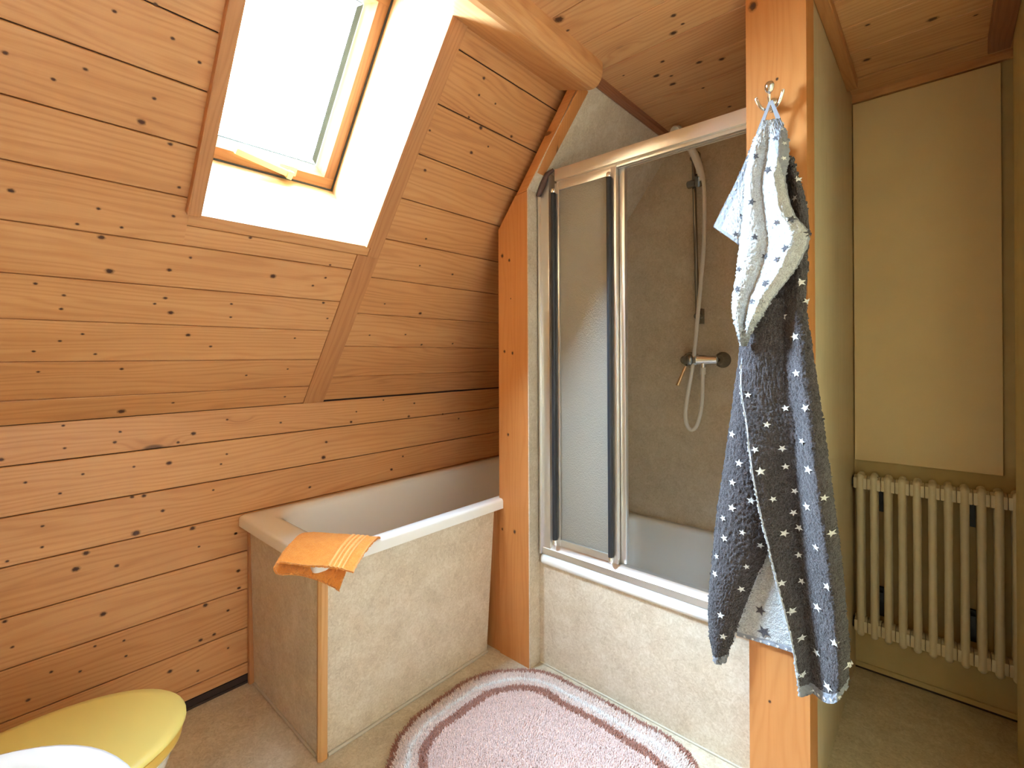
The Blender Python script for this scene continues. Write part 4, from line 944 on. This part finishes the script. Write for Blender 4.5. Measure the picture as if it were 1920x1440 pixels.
PK, BR, WHT, PK2 = (np.array(c) for c in ((0.78, 0.58, 0.535), (0.40, 0.18, 0.13), (0.88, 0.86, 0.85), (0.80, 0.64, 0.585)))
j = dd+RNG.normal(0, 0.0022, dd.shape)
col = np.where((j < 0.018)[:, None], BR, np.where((j < 0.094)[:, None], PK2, np.where((j < 0.122)[:, None], BR, PK)))
wl = np.exp(-((j-0.062)/0.008)**2)[:, None]; col = col*(1-wl)+WHT*wl
col = col*RNG.uniform(0.86, 1.12, (len(xs), 1))
N_ = len(xs); h = RNG.uniform(0.009, 0.014, N_)*np.where(dd > 0.122, 0.85, 1.0); w = 0.0021
# centre pile is sheared, the border pile flops outward
gx = (inset(xs+0.001, ys_)-dd)/0.001; gy = (inset(xs, ys_+0.001)-dd)/0.001
lean = np.where(dd < 0.122, 0.35, 0.15)
lx = -gx*lean*h*np.where(dd < 0.03, 1.6, 0.6)+RNG.normal(0, 0.35, N_)*h*0.6; ly = -gy*lean*h*np.where(dd < 0.03, 1.6, 0.6)+RNG.normal(0, 0.35, N_)*h*0.6
a0 = RNG.uniform(0, 2*PI, N_)
V = np.zeros((N_, 7, 3))
for k in range(3):
    a = a0+2*PI*k/3
    V[:, k, 0] = xs+np.cos(a)*w; V[:, k, 1] = ys_+np.sin(a)*w; V[:, k, 2] = 0.004
    V[:, 3+k, 0] = xs+lx*0.6+np.cos(a)*w*0.95; V[:, 3+k, 1] = ys_+ly*0.6+np.sin(a)*w*0.95; V[:, 3+k, 2] = 0.004+h*0.68
V[:, 6, 0] = xs+lx; V[:, 6, 1] = ys_+ly; V[:, 6, 2] = 0.004+h
b = (np.arange(N_)*7)[:, None]
quad = np.concatenate([b+np.array([[k, (k+1) % 3, 3+(k+1) % 3, 3+k]]) for k in range(3)])
tri = np.concatenate([b+np.array([[3+k, 3+(k+1) % 3, 6]]) for k in range(3)])
me = bpy.data.meshes.new('pile')
nf = len(quad)+len(tri)
me.vertices.add(N_*7); me.vertices.foreach_set('co', V.ravel())
loops = np.concatenate([quad.ravel(), tri.ravel()]); me.loops.add(len(loops)); me.loops.foreach_set('vertex_index', loops.astype(np.int32))
me.polygons.add(nf); st = np.concatenate([np.arange(len(quad))*4, len(quad)*4+np.arange(len(tri))*3])
me.polygons.foreach_set('loop_start', st.astype(np.int32))
me.update(calc_edges=True); me.validate()
ca = me.color_attributes.new('Col', 'FLOAT_COLOR', 'POINT')
ca.data.foreach_set('color', np.concatenate([np.repeat(col, 7, 0), np.ones((N_*7, 1))], 1).ravel())
me.materials.append(M['rug']); me.shade_smooth()
o = bpy.data.objects.new('pile', me); COL.objects.link(o); attach(o, rug); o['kind'] = 'stuff'

# ------------------------------------------------------------------ light
w = bpy.data.worlds.new('overcast_sky'); scene.world = w; w.use_nodes = True
nt = w.node_tree; bg = nt.nodes['Background']
# hazy sky, brighter and a little cooler around the veiled sun on the left
tc = nt.nodes.new('ShaderNodeTexCoord'); dt = nt.nodes.new('ShaderNodeVectorMath'); dt.operation = 'DOT_PRODUCT'
nt.links.new(tc.outputs['Generated'], dt.inputs[0]); dt.inputs[1].default_value = Vector(SUN_DIR).normalized()
mx = nt.nodes.new('ShaderNodeMath'); mx.operation = 'MAXIMUM'; mx.inputs[1].default_value = 0.0; nt.links.new(dt.outputs['Value'], mx.inputs[0])
pw = nt.nodes.new('ShaderNodeMath'); pw.operation = 'POWER'; pw.inputs[1].default_value = SUN_POW; nt.links.new(mx.outputs[0], pw.inputs[0])
ma = nt.nodes.new('ShaderNodeMath'); ma.operation = 'MULTIPLY_ADD'; ma.inputs[1].default_value = SKY*SUN_K; ma.inputs[2].default_value = SKY; nt.links.new(pw.outputs[0], ma.inputs[0])
bg.inputs[0].default_value = (*SKY_COL, 1); nt.links.new(ma.outputs[0], bg.inputs[1])
def area(name, loc, direction, sx, sy, power, color, portal=False):
    l = bpy.data.lights.new(name, 'AREA'); l.shape = 'RECTANGLE'; l.size = sx; l.size_y = sy; l.energy = power; l.color = color
    o = bpy.data.objects.new(name, l); COL.objects.link(o); o.location = loc
    o.rotation_euler = Vector(direction).to_track_quat('-Z', 'Y').to_euler()
    if portal: l.cycles.is_portal = True
    return o, l
po, pl = area('skylight_portal', roof((SB+ST1)/2, (WH0+WH1)/2, D+0.09), roof(0, 0, -1)-roof(0, 0, 0), 0.60, 0.76, 1, (1, 1, 1), True)
# align the portal with the window
X = Vector((0, 1, 0)); Z = (roof(0, 0, 1)-roof(0, 0, 0)).normalized(); Yv = Z.cross(X)
po.rotation_euler = Matrix((X, Yv, Z)).transposed().to_euler()
# added fill lamp, out of view beyond the made-up opening, brightens the left wall
ho, hl = area('fill_light', (XR+0.97, 0.35, 1.20), (-1, 0, 0), 1.1, 1.5, FILL, FILL_COL)
# ------------------------------------------------------------------ camera
cam = bpy.data.cameras.new('camera'); co = bpy.data.objects.new('camera', cam); COL.objects.link(co)
F_PX = 906.434; yaw, pitch, roll = 0.74238, 0.00158, -0.00475
f = Vector((-math.sin(yaw)*math.cos(pitch), math.cos(yaw)*math.cos(pitch), math.sin(pitch)))
r = Vector((math.cos(yaw), math.sin(yaw), 0)); u = r.cross(f)
r2 = r*math.cos(roll)+u*math.sin(roll); u2 = -r*math.sin(roll)+u*math.cos(roll)
mw = Matrix((r2, u2, -f)).transposed().to_4x4(); mw.translation = (1.97675, 0.0, 1.25)
co.matrix_world = mw
cam.sensor_width = 36; cam.lens = F_PX/1920*36; cam.shift_x = 23.815/1920; cam.shift_y = -53.316/1920; cam.clip_start = 0.02
scene.camera = co
vs = scene.view_settings; vs.view_transform = 'Standard'; vs.look = 'None'; vs.gamma = 1; vs.exposure = EXPOSURE; vs.use_curve_mapping = False
cy = scene.cycles
cy.max_bounces = 14; cy.diffuse_bounces = 10; cy.glossy_bounces = 6; cy.transmission_bounces = 8; cy.transparent_max_bounces = 12
cy.use_denoising = True; cy.sample_clamp_indirect = 8.0; cy.caustics_reflective = False; cy.caustics_refractive = False; cy.blur_glossy = 1.0
